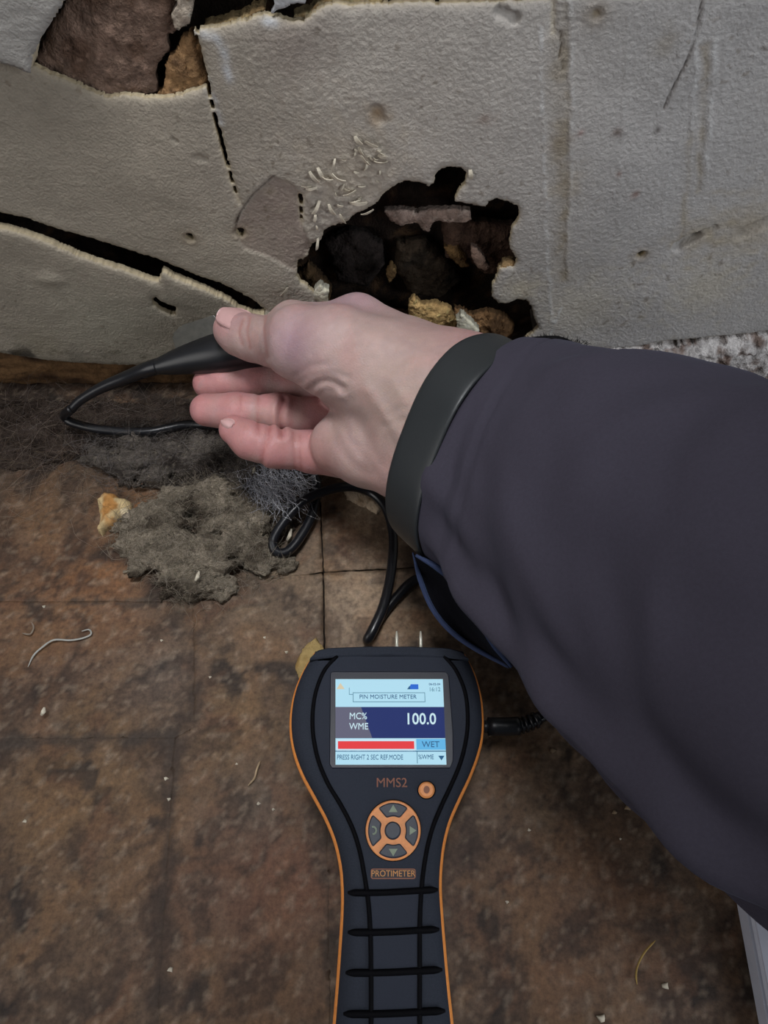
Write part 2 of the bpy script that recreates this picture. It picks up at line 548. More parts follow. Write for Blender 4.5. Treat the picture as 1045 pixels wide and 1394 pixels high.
DENTS = [(W([a])[0], W([b])[0], r, d) for a, b, r, d in [((924, 336), (945, 325), 0.0035, 0.0035), ((945, 325), (972, 312), 0.0026, 0.0012), ((1010, 320), (1060, 296), 0.004, 0.0015), ((512, 150), (517, 162), 0.0030, 0.0014),
                                                          ((680, 18), (700, 26), 0.0028, 0.0020), ((268, 214), (280, 216), 0.002, 0.0008), ((235, 190), (240, 193), 0.001, 0.001)]]
LUMP = W([(45, 385), (70, 378), (62, 390)])
PEEL = W([(408, 250), (440, 225), (480, 195), (520, 185), (540, 205), (528, 245), (500, 275), (470, 298), (440, 312), (425, 330), (414, 310)])
X_L, X_R = W([(300, 200)])[0][0], W([(600, 200)])[0][0]


MOLD = W([(10, 482)])[0]


def plaster_h(U, V, inn):
    side = sstep(X_L - 0.02, X_L + 0.03, U)
    h = 0.0011 * fbm(U * 16, V * 16, 0.0, 1, 3)
    h = h + (0.00006 + 0.00014 * side) * fbm(U * 600, V * 640, 0.0, 11, 2) + 0.00016 * (1 - side) * np.maximum(fbm(U * 140, V * 260, 0.0, 21, 3), 0)
    h = h + 0.00010 * side * np.abs(vnoise(U * 600, V * 600, 0.0, 31))
    b = sd_poly(U, V, BARE)
    h = h - 0.0009 * sstep(0.0004, -0.0006, b + 0.0004 * vnoise(U * 500, V * 500, 0, 3))
    pl = sd_poly(U, V, PEEL)
    pk = sstep(0.001, -0.003, pl)
    h = h - pk * 0.0004 + pk * 0.0005 * sstep(0.1, 0.35, fbm(U * 220, V * 260, 0.0, 41, 2))
    Uw = U + 0.0007 * fbm(U * 40, V * 90, 0, 45, 2)
    for p, a, w in STREAKS:
        d = sd_line(Uw, V, p)
        h = h + a * np.exp(-(d / w) ** 2) * (0.7 + 0.5 * vnoise(U * 60, V * 90, 0, 4))
    for p, w in HAIRLINES:
        h = h - 0.0012 * np.exp(-(sd_line(U, V, p) / w) ** 2)
    for a, c, r, d in DENTS:
        dd = sd_line(U, V, [a, c]) + 0.0006 * vnoise(U * 350, V * 350, 0, 6)
        h = h - d * sstep(r, r * 0.3, dd)
    h = h + 0.0014 * np.exp(-(np.hypot(U - LUMP[1][0], (V - LUMP[1][1]) * 1.6) / 0.006) ** 2)
    for c in PUNCHED:
        m = c.mean(0)
        d = np.hypot(U - m[0], V - m[1])
        h = h + 0.0004 * np.exp(-((d - 0.003) / 0.0009) ** 2)
    # the lower left sheet has sprung forward from the long crack
    lo = sd_line(U, V, LCRACK[2:15])
    below = (V < np.interp(U, LCRACK[0:15, 0], LCRACK[0:15, 1]) - 0.0009)
    h = h + np.where(below, 0.0035 * np.exp(-lo / 0.03), 0) * sstep(0.03, 0.06, -U)
    h = h - 0.0011 * np.exp(-inn / 0.0012)
    return h


def plaster_c(U, V, inn, H):
    n1 = fbm(U * 14, V * 14, 0.0, 51, 4)[..., None]
    n2 = fbm(U * 60, V * 60, 0.0, 55, 3)[..., None]
    base = srgb(157, 151, 143)[None, None] * (1 + 0.10 * n1 + 0.05 * n2)
    left = sstep(0.02, -0.10, U)[..., None]
    base = base * (1 - left) + srgb(138, 130, 117)[None, None] * (1 + 0.12 * n1 + 0.06 * n2) * left
    cool = sstep(0.0, 0.12, U)[..., None]
    base = base * (1 - 0.55 * cool) + srgb(154, 155, 158)[None, None] * (1 + 0.08 * n1) * 0.55 * cool

    def mixc(b, m, col):
        m = np.clip(m, 0, 1)[..., None]
        return b * (1 - m) + srgb(*col)[None, None] * m
    b = sd_poly(U, V, BARE)
    base = mixc(base, 0.75 * sstep(0.0005, -0.0008, b), (126, 112, 104))
    base = mixc(base, 0.5 * np.exp(-np.abs(b) / 0.0008) * sstep(-0.02, 0.0, V - BARE[:, 1].mean()), (172, 166, 156))
    c = W([(330, 150)])[0]
    base = mixc(base, 0.35 * np.exp(-(np.hypot(U - c[0], V - c[1]) / 0.03) ** 2), (124, 116, 104))
    for (px, py), r, col, k in [((513, 156), 0.0034, (128, 104, 74), 0.8), ((760, 190), 0.004, (118, 104, 86), 0.5), ((772, 250), 0.006, (150, 138, 118), 0.5), ((905, 60), 0.004, (118, 108, 90), 0.4), ((660, 160), 0.002, (110, 84, 70), 0.5),
                                ((60, 470), 0.012, (104, 96, 74), 0.35), ((950, 322), 0.010, (140, 126, 98), 0.4), ((1020, 310), 0.014, (140, 126, 98), 0.5), ((840, 180), 0.0018, (80, 60, 50), 0.7), ((895, 178), 0.0012, (50, 40, 36), 0.8),
                                ((812, 20), 0.0011, (40, 36, 36), 0.9), ((960, 392), 0.016, (168, 160, 140), 0.45), ((150, 440), 0.03, (150, 146, 130), 0.5), ((320, 375), 0.03, (150, 144, 128), 0.4), ((790, 420), 0.02, (176, 168, 148), 0.4), ((710, 395), 0.008, (180, 170, 145), 0.5),
                                ((400, 60), 0.012, (112, 98, 92), 0.4), ((480, 230), 0.02, (160, 148, 128), 0.4), ((865, 262), 0.0015, (110, 70, 55), 0.6), ((842, 235), 0.0012, (110, 70, 55), 0.6), ((790, 180), 0.0012, (120, 70, 60), 0.5)]:
        c = W([(px, py)])[0]
        d = np.hypot(U - c[0], V - c[1]) * (1 + 0.5 * vnoise(U * 200, V * 200, 0, 77))
        base = mixc(base, k * np.exp(-(d / r) ** 2), col)
    soot = sstep(-0.2, 0.4, fbm(U * 70, V * 70, 0, 67, 3)) * np.exp(-(np.hypot((U - MOLD[0]) / 0.035, (V - MOLD[1]) / 0.006)) ** 2)
    base = mixc(base, 0.95 * soot, (38, 34, 30))
    specks = sstep(0.50, 0.62, vnoise(U * 330, V * 330, 0.0, 61)) * sstep(0.1, 0.4, vnoise(U * 30, V * 30, 0.0, 62))
    base = mixc(base, 0.5 * specks, (96, 84, 70))
    mould = sstep(0.2, 0.7, fbm(U * 120, V * 120, 0.0, 65, 3)) * sstep(0.045, 0.03, V) * sstep(-0.02, -0.05, U)
    base = mixc(base, 0.6 * mould, (70, 62, 44))
    for p, w in HAIRLINES:
        base = mixc(base, 0.7 * np.exp(-(sd_line(U, V, p) / (w * 1.1)) ** 2), (70, 56, 46))
    for p in EDGEWEAR:
        base = mixc(base, 0.75 * np.exp(-(sd_line(U, V, p) / 0.0016) ** 2) * (0.6 + 0.4 * vnoise(U * 300, V * 300, 0, 8)), (188, 192, 198))
    Uw = U + 0.0007 * fbm(U * 40, V * 90, 0, 45, 2); brk = sstep(-0.35, 0.35, fbm(U * 90, V * 110, 0, 46, 3))
    for p, a, w in STREAKS:
        if a > 0.0003:
            base = mixc(base, 0.55 * brk * np.exp(-(sd_line(Uw, V, p) / w) ** 2), (190, 190, 190))
        elif a < 0:
            base = mixc(base, 0.55 * (0.4 + 0.6 * brk) * np.exp(-(sd_line(Uw, V, p) / (w * 2.0)) ** 2), (122, 110, 88))
    base = mixc(base, 0.45 * np.exp(-inn / 0.0006), (176, 164, 140))
    for c in PUNCHED:
        m = c.mean(0)
        base = mixc(base, 0.5 * np.exp(-(np.hypot(U - m[0], V - m[1]) / 0.0042) ** 2), (120, 104, 82))
    return base


# backing masonry (the wall itself), its plaster sheets and stones hang on it as pieces
def back_h(U, V, inn):
    return 0.006 * fbm(U * 30, V * 30, 0.0, 201, 4) + 0.0022 * fbm(U * 150, V * 150, 0.0, 205, 3)


def back_c(U, V, inn, H):
    n = fbm(U * 55, V * 55, 0.0, 211, 4); n2 = fbm(U * 130, V * 130, 0.0, 215, 3)
    c = srgb(44, 36, 31)[None, None] * (1 + 0.5 * n[..., None])
    m = (sstep(0.25, 0.6, n2) * 0.8)[..., None]
    c = c * (1 - m) + srgb(84, 64, 46)[None, None] * m
    hx, hz = W([(560, 340)])[0]
    return c


wall = plate('wall_back', [np.array([(-0.5, -0.01), (0.5, -0.01), (0.5, 0.62), (-0.5, 0.62)])], [], (-0.47, 0.47, -0.005, 0.6), 0.003, back_h, back_c, 0.03, wall3(0.040), M_ROUGH, jit=0)
tag(wall, 'old wall with broken grey plaster over a dark rubble cavity', kind='structure')

pl = plate('plaster_sheet', [OUTER], [HOLE, LCRACK, NICK, SLIT, RIGHTSLIT, TOPCRACK] + PUNCHED, (-0.455, 0.455, 0.018, 0.226), 0.00068, plaster_h, plaster_c, 0.0026, wall3(0.0), M_PLASTER, wall, jit=0.00045, jscale=420, rim=(176, 162, 134))
pl['label'] = 'grey textured plaster sheet with holes and cracks'

# the sheet above the break and the pale shard in the top left corner
def simple_h(U, V, inn):
    return 0.0007 * fbm(U * 30, V * 30, 0.0, 71, 3) + 0.0002 * fbm(U * 400, V * 400, 0, 73, 2) - 0.001 * np.exp(-inn / 0.0015)


def pale_c(U, V, inn, H):
    return srgb(150, 147, 142)[None, None] * (1 + 0.08 * fbm(U * 50, V * 50, 0, 75, 3)[..., None]) + 0 * U[..., None]


SHARD = W([(-330, -150), (-120, -20), (0, 70), (24, 78), (47, 86), (50, 66), (58, 45), (70, 24), (86, 2), (100, -25), (110, -70), (60, -190)])
plate('plaster_sheet', [SHARD], [], (-0.24, 0.02, 0.14, 0.32), 0.0012, lambda U, V, i: simple_h(U, V, i) + 0.006 * sstep(-0.02, -0.09, U), pale_c, 0.006, wall3(-0.001), M_PLASTER, wall, jit=0.0003)
UPPER = W([(-200, -260), (140, -80), (230, -40), (400, -46), (520, -52), (640, -40), (760, -34), (1000, -36), (1400, -50)])
UPPER = np.vstack([UPPER, [(0.46, 0.236), (0.46, 0.57), (-0.46, 0.57), (-0.46, 0.300)]])
plate('plaster_sheet', [UPPER], [], (-0.455, 0.455, 0.2, 0.565), 0.003, simple_h, pale_c, 0.006, wall3(0.0), M_PLASTER, wall, jit=0.001, jscale=150)


def stone(name, pts, box, y0, dome, grain, col, col2, seed, step=0.0011, thick=0.003, parent=wall, m=None, rise=0.009, label=None):
    p = W(pts, y0)

    def hf(U, V, inn):
        return dome * np.sqrt(np.clip(1 - (1 - np.clip(inn / rise, 0, 1)) ** 2, 0, 1)) + grain * fbm(U * 170, V * 170, 0, seed, 4) + grain * 0.6 * fbm(U * 600, V * 600, 0, seed + 3, 2)

    def cf(U, V, inn, H):
        n = fbm(U * 110, V * 110, 0, seed + 11, 4)[..., None]; k = sstep(0.0, 0.5, fbm(U * 60, V * 60, 0, seed + 17, 3))[..., None]
        sp = sstep(0.35, 0.55, vnoise(U * 420, V * 420, 0, seed + 19))[..., None]
        c = (srgb(*col) * (1 - k) + srgb(*col2) * k) * (1 + 0.3 * n)
        return c * (1 - 0.35 * sp) + np.clip(srgb(*col) * 2.2, 0, 0.6) * 0.35 * sp
    bb = (p[:, 0].min() - 0.003, p[:, 0].max() + 0.003, p[:, 1].min() - 0.003, p[:, 1].max() + 0.003)
    o = plate(name, [p], [], bb, step, hf, cf, thick, wall3(y0), m or M_ROUGH, parent, jit=0.0006, jscale=260, rim=tuple(int(x * 0.75) for x in col))
    if label: o['label'] = label
    return o


stone('stone', [(112, -40), (84, 8), (62, 40), (50, 90), (70, 104), (100, 118), (142, 140), (176, 142), (200, 136), (216, 122), (212, 100), (218, 82), (232, 66), (226, 50), (244, 36), (262, 10), (250, -40)], None, 0.008, 0.0035, 0.0011, (112, 92, 80), (92, 72, 60), 301, label='rounded brown stone bared where the plaster has fallen')
stone('mortar', [(176, 150), (178, 140), (204, 134), (222, 122), (226, 100), (224, 88), (240, 68), (246, 52), (262, 42), (274, 60), (281, 92), (288, 122), (282, 140)], None, 0.006, 0.0020, 0.0013, (136, 106, 74), (104, 80, 60), 331, step=0.0009)
stone('mortar', [(232, -30), (240, 4), (232, 22), (240, 40), (258, 32), (262, 8), (258, -30)], None, 0.002, 0.001, 0.0014, (158, 146, 132), (128, 116, 104), 341, step=0.0008)
stone('mortar', [(276, 44), (300, 42), (320, 36), (338, 30), (352, 23), (364, 10), (350, 12), (334, 20), (316, 27), (296, 33), (276, 36)], None, 0.0035, 0.0006, 0.0012, (172, 150, 110), (140, 116, 82), 351, step=0.0008, thick=0.006)
stone('mortar', [(400, 34), (416, 29), (430, 20), (444, 10), (456, 6), (480, 9), (520, 7), (520, -6), (470, -8), (446, -4), (430, 8), (414, 20), (398, 26)], None, 0.0035, 0.0006, 0.0012, (170, 154, 118), (140, 116, 82), 361, step=0.0008, thick=0.006)
stone('paper_flap', [(370, -14), (372, 8), (366, 20), (378, 14), (396, 8), (414, 4), (416, -14)], None, 0.000, 0.0004, 0.0004, (158, 158, 160), (146, 146, 150), 371, step=0.0008, thick=0.0015, m=M_PLASTER)

# inside the hole: laths, stones and crumbs
stone('lath', [(522, 288), (548, 286), (580, 288), (612, 285), (640, 287), (642, 300), (618, 304), (590, 300), (584, 318), (574, 312), (566, 302), (548, 308), (530, 300)], None, 0.014, 0.0015, 0.0008, (150, 132, 122), (128, 110, 100), 401, step=0.0008, label='pale nib of plaster inside the hole')
stone('brick', [(600, 300), (640, 300), (700, 305), (712, 340), (690, 366), (660, 372), (636, 352), (606, 348)], None, 0.024, 0.004, 0.0013, (78, 60, 50), (62, 46, 40), 411, step=0.001)
stone('lath', [(640, 336), (650, 338), (658, 350), (666, 364), (660, 370), (648, 362), (640, 348)], None, 0.012, 0.0012, 0.0006, (146, 122, 108), (128, 106, 94), 421, step=0.0007)
stone('mortar', [(676, 370), (684, 358), (700, 356), (706, 366), (702, 378), (692, 384), (680, 380)], None, 0.003, 0.0014, 0.0010, (150, 124, 88), (126, 98, 70), 431, step=0.0007)
stone('mortar', [(556, 414), (564, 406), (574, 414), (592, 414), (612, 420), (622, 436), (616, 456), (590, 452), (566, 446), (557, 434)], None, 0.006, 0.003, 0.0012, (176, 146, 98), (140, 112, 74), 441, step=0.0008)
stone('mortar', [(618, 420), (640, 428), (668, 424), (688, 430), (700, 444), (694, 470), (664, 480), (634, 470), (616, 452)], None, 0.010, 0.003, 0.0016, (126, 96, 66), (98, 74, 52), 451, step=0.0008)
stone('plaster_chip', [(620, 436), (628, 428), (640, 438), (652, 450), (648, 460), (634, 456), (622, 450)], None, -0.001, 0.0012, 0.0004, (200, 196, 176), (186, 180, 160), 461, step=0.0006, thick=0.004, m=M_PLASTER)
stone('plaster_chip', [(428, 396), (436, 388), (447, 396), (446, 414), (436, 414), (428, 408)], None, -0.001, 0.001, 0.0004, (190, 186, 168), (176, 170, 150), 471, step=0.0006, thick=0.004, m=M_PLASTER)
stone('stone', [(404, 372), (420, 360), (436, 372), (452, 392), (448, 412), (420, 404), (406, 392)], None, 0.012, 0.003, 0.0012, (86, 68, 48), (66, 52, 40), 481, step=0.0008)
stone('mortar', [(524, 372), (532, 360), (540, 366), (538, 376), (530, 384)], None, 0.020, 0.002, 0.001, (150, 120, 80), (110, 88, 60), 491, step=0.0008)
stone('stone', [(440, 330), (480, 310), (520, 330), (524, 360), (500, 390), (460, 380)], None, 0.034, 0.004, 0.0015, (46, 40, 38), (34, 30, 28), 495, step=0.0012)
stone('stone', [(540, 330), (580, 325), (606, 350), (630, 380), (600, 402), (560, 398), (536, 366)], None, 0.032, 0.004, 0.0018, (62, 52, 42), (44, 38, 32), 497, step=0.0012)
stone('mortar', [(604, 336), (622, 332), (634, 346), (638, 362), (626, 362), (610, 350)], None, 0.020, 0.002, 0.0011, (108, 84, 54), (80, 62, 44), 499, step=0.0008)

# curled flakes of paint on the peeling patch
flake_me = []
for k in range(5):
    L = 0.0026 + 0.0009 * k; wd = 0.0010 + 0.00022 * (k % 3); V = []; Fc = []
    n = 6
    for i in range(n + 1):
        t = i / n
        cz = 0.0008 * math.sin(t * math.pi * 0.8) * (1 + 0.3 * k)
        ww = wd * (0.6 + 0.6 * math.sin(math.pi * (0.15 + 0.7 * t)))
        V += [(-ww / 2, (t - .5) * L, cz + 0.0003), (ww / 2, (t - .5) * L, cz + 0.0006 * (1 + k % 2)), (ww / 2, (t - .5) * L, cz + 0.0006 * (1 + k % 2) - 0.00035), (-ww / 2, (t - .5) * L, cz)]
    for i in range(n):
        for a in range(4):
            b = (a + 1) % 4
            Fc.append((4 * i + a, 4 * i + b, 4 * i + 4 + b, 4 * i + 4 + a))
    Fc += [(3, 2, 1, 0), (4 * n, 4 * n + 1, 4 * n + 2, 4 * n + 3)]
    me = bpy.data.meshes.new('paint_flake'); me.from_pydata(V, [], Fc); me.materials.append(M_FLAKE); flake_me.append(me)
big = [(497, 216, 35), (518, 219, 80), (428, 240, 30), (436, 236, 20), (421, 258, 60), (463, 280, 70), (483, 274, 95), (489, 276, 85), (500, 287, 110), (466, 296, 20), (430, 282, 150), (452, 285, 20), (445, 240, 60), (492, 205, 20), (520, 212, 70),
       (461, 240, 50), (432, 330, 170), (476, 262, 110), (488, 190, 30), (505, 196, 60), (387, 395, 140), (640, 236, 10)]
spots = [(a, b, g, 1.05) for a, b, g in big]
for _ in range(46):
    a, b = RNG.uniform(412, 540), RNG.uniform(186, 318)
    q = W([(a, b)])[0]
    if sd_poly(np.array([q[0]]), np.array([q[1]]), PEEL)[0] < -0.0015:
        spots.append((a, b, RNG.uniform(0, 180), RNG.uniform(0.4, 0.8)))
for a, b, g, s in spots:
    q = W([(a, b)])[0]
    hh = float(plaster_h(np.array([[q[0]]]), np.array([[q[1]]]), np.array([[0.01]]))[0, 0])
    o = link('paint_flake', flake_me[RNG.integers(0, 5)], None, wall)
    o.matrix_world = Matrix.Translation((q[0], -hh - 0.0001, q[1])) @ Matrix.Rotation(math.radians(90), 4, 'X') @ Matrix.Rotation(math.radians(g), 4, 'Z') @ Matrix.Rotation(RNG.uniform(-0.3, 0.3), 4, 'Y') @ Matrix.Scale(s, 4)

# ------------------------------------------------------------------ rotten timber along the foot of the wall, rubble to the right
def wood_h(U, V, inn):
    return 0.0012 * fbm(U * 18, V * 260, 0, 501, 4) + 0.0008 * fbm(U * 120, V * 120, 0, 505, 3) - 0.0015 * np.exp(-inn / 0.002)


def wood_c(U, V, inn, H):
    n = fbm(U * 14, V * 330, 0, 511, 4)[..., None]; k = sstep(-0.1, 0.5, fbm(U * 26, V * 60, 0, 515, 3))[..., None]
    return (srgb(104, 78, 52) * (1 - k) + srgb(54, 38, 26) * k) * (1 + 0.35 * n)


sole = plate('baseboard_back', [np.array([(-0.45, 0.0025), (0.05, 0.0025), (0.05, 0.040), (-0.45, 0.040)])], [], (-0.42, 0.047, 0.0005, 0.042), 0.0014, wood_h, wood_c, 0.02, wall3(0.006), M_WOOD, jit=0.0012, jscale=90, rim=(70, 50, 34))
tag(sole, 'rotten brown timber strip below the plaster', kind='structure')

LEDGE = W([(724, 486), (760, 490), (800, 497), (860, 505), (930, 514), (1000, 520), (1045, 524), (1200, 524), (1500, 510), (1500, 425), (1200, 452), (1045, 462), (1005, 468), (960, 472), (925, 477), (905, 480), (880, 480), (850, 482), (800, 484)], -0.004)
def ledge_h(U, V, inn):
    return 0.005 * sstep(0, 0.006, inn) + 0.0020 * fbm(U * 170, V * 170, 0, 521, 4) + 0.0012 * fbm(U * 500, V * 500, 0, 525, 2)
def ledge_c(U, V, inn, H):
    n = fbm(U * 140, V * 180, 0, 531, 4)[..., None]; k = sstep(0.0, 0.5, fbm(U * 100, V * 140, 0, 535, 3))[..., None]
    return (srgb(182, 178, 176) * (1 - k) + srgb(120, 104, 96) * k) * (1 + 0.25 * n)
led = plate('trim_1', [LEDGE], [], (0.06, 0.42, 0.0, 0.08), 0.001, ledge_h, ledge_c, 0.03, wall3(-0.001), M_ROUGH, jit=0.0012, jscale=200, rim=(120, 110, 100))
tag(led, 'crumbly whitish mortar ledge under the right plaster edge', kind='structure')

# ------------------------------------------------------------------ the floor: worn hardboard squares
fb = bmesh.new()
bmesh.ops.create_cube(fb, size=1.0, matrix=Matrix.Translation((0, -0.26, -0.012)) @ Matrix.Diagonal((1.1, 0.66, 0.014, 1)))
bmesh.ops.bevel(fb, geom=fb.edges[:], offset=0.002, segments=1, affect='EDGES')
fme = bpy.data.meshes.new('floor'); fb.to_mesh(fme); fb.free()
M_SUB = mat('dark_subfloor', c4(40, 32, 26), rough=0.95, noise=0.3, nscale=120, bump=0.0005)
floor = tag(link('floor', fme, M_SUB), 'brown stained floor of worn square boards', kind='structure')

FBLOBS = [((130, 790), 0.030, (138, 90, 48), 0.6), ((60, 760), 0.03, (110, 76, 48), 0.5), ((225, 930), 0.013, (128, 116, 106), 0.75), ((205, 925), 0.016, (120, 106, 92), 0.4), ((190, 960), 0.012, (66, 52, 44), 0.7), ((330, 820), 0.022, (136, 120, 100), 0.55), ((390, 790), 0.02, (146, 126, 102), 0.5),
          ((500, 730), 0.022, (136, 112, 88), 0.6), ((485, 825), 0.022, (156, 136, 114), 0.75), ((550, 830), 0.022, (140, 118, 94), 0.6), ((340, 880), 0.03, (104, 82, 62), 0.5), ((60, 880), 0.04, (92, 66, 50), 0.5), ((320, 980), 0.025, (124, 98, 66), 0.5), ((90, 1000), 0.012, (50, 44, 40), 0.7), ((190, 1090), 0.006, (44, 36, 30), 0.75), ((120, 1050), 0.03, (118, 90, 58), 0.55),
          ((125, 1045), 0.006, (70, 62, 54), 0.6), ((60, 1150), 0.04, (104, 80, 54), 0.4), ((350, 1095), 0.014, (92, 82, 72), 0.7), ((230, 1075), 0.008, (46, 38, 30), 0.7), ((228, 1210), 0.008, (44, 36, 32), 0.6), ((400, 1200), 0.02, (118, 78, 58), 0.5), ((340, 1240), 0.03, (104, 70, 54), 0.45), ((370, 1340), 0.02, (112, 84, 60), 0.4), ((260, 1320), 0.02, (96, 78, 62), 0.4),
          ((740, 1000), 0.028, (142, 120, 98), 0.7), ((740, 1110), 0.008, (124, 104, 80), 0.55), ((700, 1200), 0.03, (70, 52, 40), 0.5), ((820, 1150), 0.02, (56, 44, 34), 0.5), ((800, 1190), 0.02, (108, 76, 52), 0.4), ((780, 1320), 0.03, (112, 82, 58), 0.45), ((940, 1320), 0.014, (58, 42, 34), 0.6), ((640, 1180), 0.02, (60, 46, 44), 0.4), ((800, 1375), 0.008, (30, 26, 24), 0.8),
          ((690, 950), 0.03, (116, 92, 68), 0.5), ((455, 1275), 0.004, (22, 18, 16), 0.8), ((490, 680), 0.01, (170, 154, 132), 0.5), ((385, 815), 0.012, (70, 60, 50), 0.6), ((270, 690), 0.05, (76, 62, 50), 0.5), ((30, 590), 0.05, (62, 54, 48), 0.7), ((120, 548), 0.012, (28, 24, 22), 0.9), ((20, 546), 0.012, (26, 22, 20), 0.9), ((220, 548), 0.012, (28, 24, 22), 0.9), ((70, 547), 0.012, (26, 22, 20), 0.9), ((170, 547), 0.012, (26, 22, 20), 0.9), ((280, 550), 0.012, (28, 24, 22), 0.9), ((340, 555), 0.012, (28, 24, 22), 0.9), ((190, 690), 0.014, (124, 82, 48), 0.7), ((90, 680), 0.035, (98, 76, 56), 0.5), ((450, 760), 0.006, (60, 48, 38), 0.7), ((270, 812), 0.016, (26, 23, 21), 0.85), ((220, 790), 0.010, (30, 26, 24), 0.7), ((345, 690), 0.012, (28, 25, 23), 0.8), ((285, 860), 0.012, (62, 50, 40), 0.6)]  # near-black spots: dust plus painted-in gap shade at wall foot and under lint
SEAM_DIRT = [(F([(-20, 819), (120, 821), (262, 818)]), 0.0012, (70, 58, 48)), (F([(441, 880), (446, 1150), (452, 1394)]), 0.0018, (60, 48, 38)), (F([(245, 960), (238, 1050), (228, 1150), (222, 1250), (214, 1394)]), 0.004, (58, 46, 38)), (F([(0, 1006), (100, 1008), (230, 1000)]), 0.0045, (58, 50, 44)), (F([(262, 860), (264, 990)]), 0.003, (56, 44, 36))]


def floor_h(U, V, inn):
    return 0.0004 * fbm(U * 40, V * 40, 0, 601, 3) + 0.00018 * fbm(U * 260, V * 260, 0, 605, 3) - 0.00012 * np.exp(-inn / 0.0006)


def floor_c(U, V, inn, H):
    n = fbm(U * 22, V * 22, 0, 611, 5); n2 = fbm(U * 70, V * 70, 0, 621, 4); n3 = fbm(U * 9, V * 9, 0, 631, 3)
    c = srgb(79, 63, 50)[None, None] * (1 + 0.12 * n3[..., None])

    def mixc(b, m, col):
        m = np.clip(m, 0, 1)[..., None]
        return b * (1 - m) + srgb(*col)[None, None] * m
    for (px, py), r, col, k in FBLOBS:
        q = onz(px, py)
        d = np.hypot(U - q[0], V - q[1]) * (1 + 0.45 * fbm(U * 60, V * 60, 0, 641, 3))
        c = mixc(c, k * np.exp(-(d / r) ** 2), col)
    wx = U + 0.010 * fbm(U * 25, V * 25, 0, 691, 2); wy = V + 0.010 * fbm(U * 25, V * 25, 0, 693, 2)
    n = fbm(wx * 26, wy * 26, 0, 611, 5, 0.6); n2 = fbm(wx * 75, wy * 75, 0, 621, 4, 0.6)
    c = mixc(c, 0.50 * sstep(0.0, 0.55, n), (112, 84, 58))
    c = mixc(c, 0.62 * sstep(0.0, 0.5, -n), (52, 39, 32))
    c = mixc(c, 0.32 * sstep(0.1, 0.6, n2), (112, 92, 76))
    c = mixc(c, 0.55 * sstep(0.1, 0.5, -n2), (46, 35, 29))
    c = mixc(c, 0.75 * sstep(0.32, 0.6, fbm(wx * 34, wy * 34, 0, 697, 4, 0.6)), (34, 28, 25))
    c = mixc(c, 0.35 * sstep(0.15, 0.6, fbm(wx * 45, wy * 45, 0, 651, 4, 0.6)), (108, 76, 54))
    c = mixc(c, 0.6 * sstep(0.35, 0.6, vnoise(U * 300, V * 300, 0, 661)) * sstep(0.0, 0.4, n3), (44, 34, 28))
    c = mixc(c, 0.28 * sstep(0.25, 0.6, fbm(U * 230, V * 230, 0, 671, 3)), (150, 134, 116))
    for p, w, col in SEAM_DIRT:
        d = sd_line(U, V, p) + 0.004 * fbm(U * 90, V * 90, 0, 681, 3)
        c = mixc(c, 0.80 * np.exp(-np.maximum(d, 0) ** 2 / (w * 0.75) ** 2), np.array(col) * 0.92)
    c = mixc(c, 0.18 * np.exp(-inn / 0.0008), (54, 43, 34))
    return c


J = F([(440, 779)])[0]; A1 = F([(439, 600)])[0]; B1 = F([(452, 1394)])[0]
tdir = (B1 - A1) / np.linalg.norm(B1 - A1)
B1 = J + tdir * 0.32; A1 = J - tdir * 0.20
gR = F([(575, 772)])[0]; rdir = (gR - J) / np.linalg.norm(gR - J); H1R = J + rdir * 0.55
L1 = F([(263, 818)])[0]; L1a = F([(380, 786)])[0]
K0 = F([(256, 640)])[0]; K1 = F([(263, 818)])[0]; K2 = F([(265, 990)])[0]; K3 = F([(238, 1004)])[0]; K4 = F([(214, 1394)])[0]
k4e = K3 + (K4 - K3) * 1.6
Lw1 = F([(-40, 819)])[0]; Lw1 = np.array([-0.5, Lw1[1]]); Lw2 = np.array([-0.5, F([(0, 1007)])[0][1]])
top = 0.030
TILES = [
    [(-0.5, top), (K0[0], top), tuple(K0), tuple(K1), tuple(Lw1)],
    [tuple(Lw1), tuple(K1), tuple(K2), tuple(K3), tuple(Lw2)],
    [tuple(Lw2), tuple(K3), tuple(k4e), (k4e[0], -0.56), (-0.5, -0.56)],
    [(K0[0], top), (A1[0], top), tuple(J), tuple(L1a), tuple(K1), tuple(K0)],
    [tuple(K1), tuple(L1a), tuple(J), tuple(B1), (B1[0], -0.56), (k4e[0], -0.56), tuple(k4e), tuple(K3), tuple(K2)],
    [(A1[0], top), (0.5, top), tuple(H1R), tuple(J)],
    [tuple(J), tuple(H1R), (0.5, -0.56), (B1[0], -0.56), tuple(B1)],
]


def shrink(U, V, p):
    return sd_poly(U, V, p)


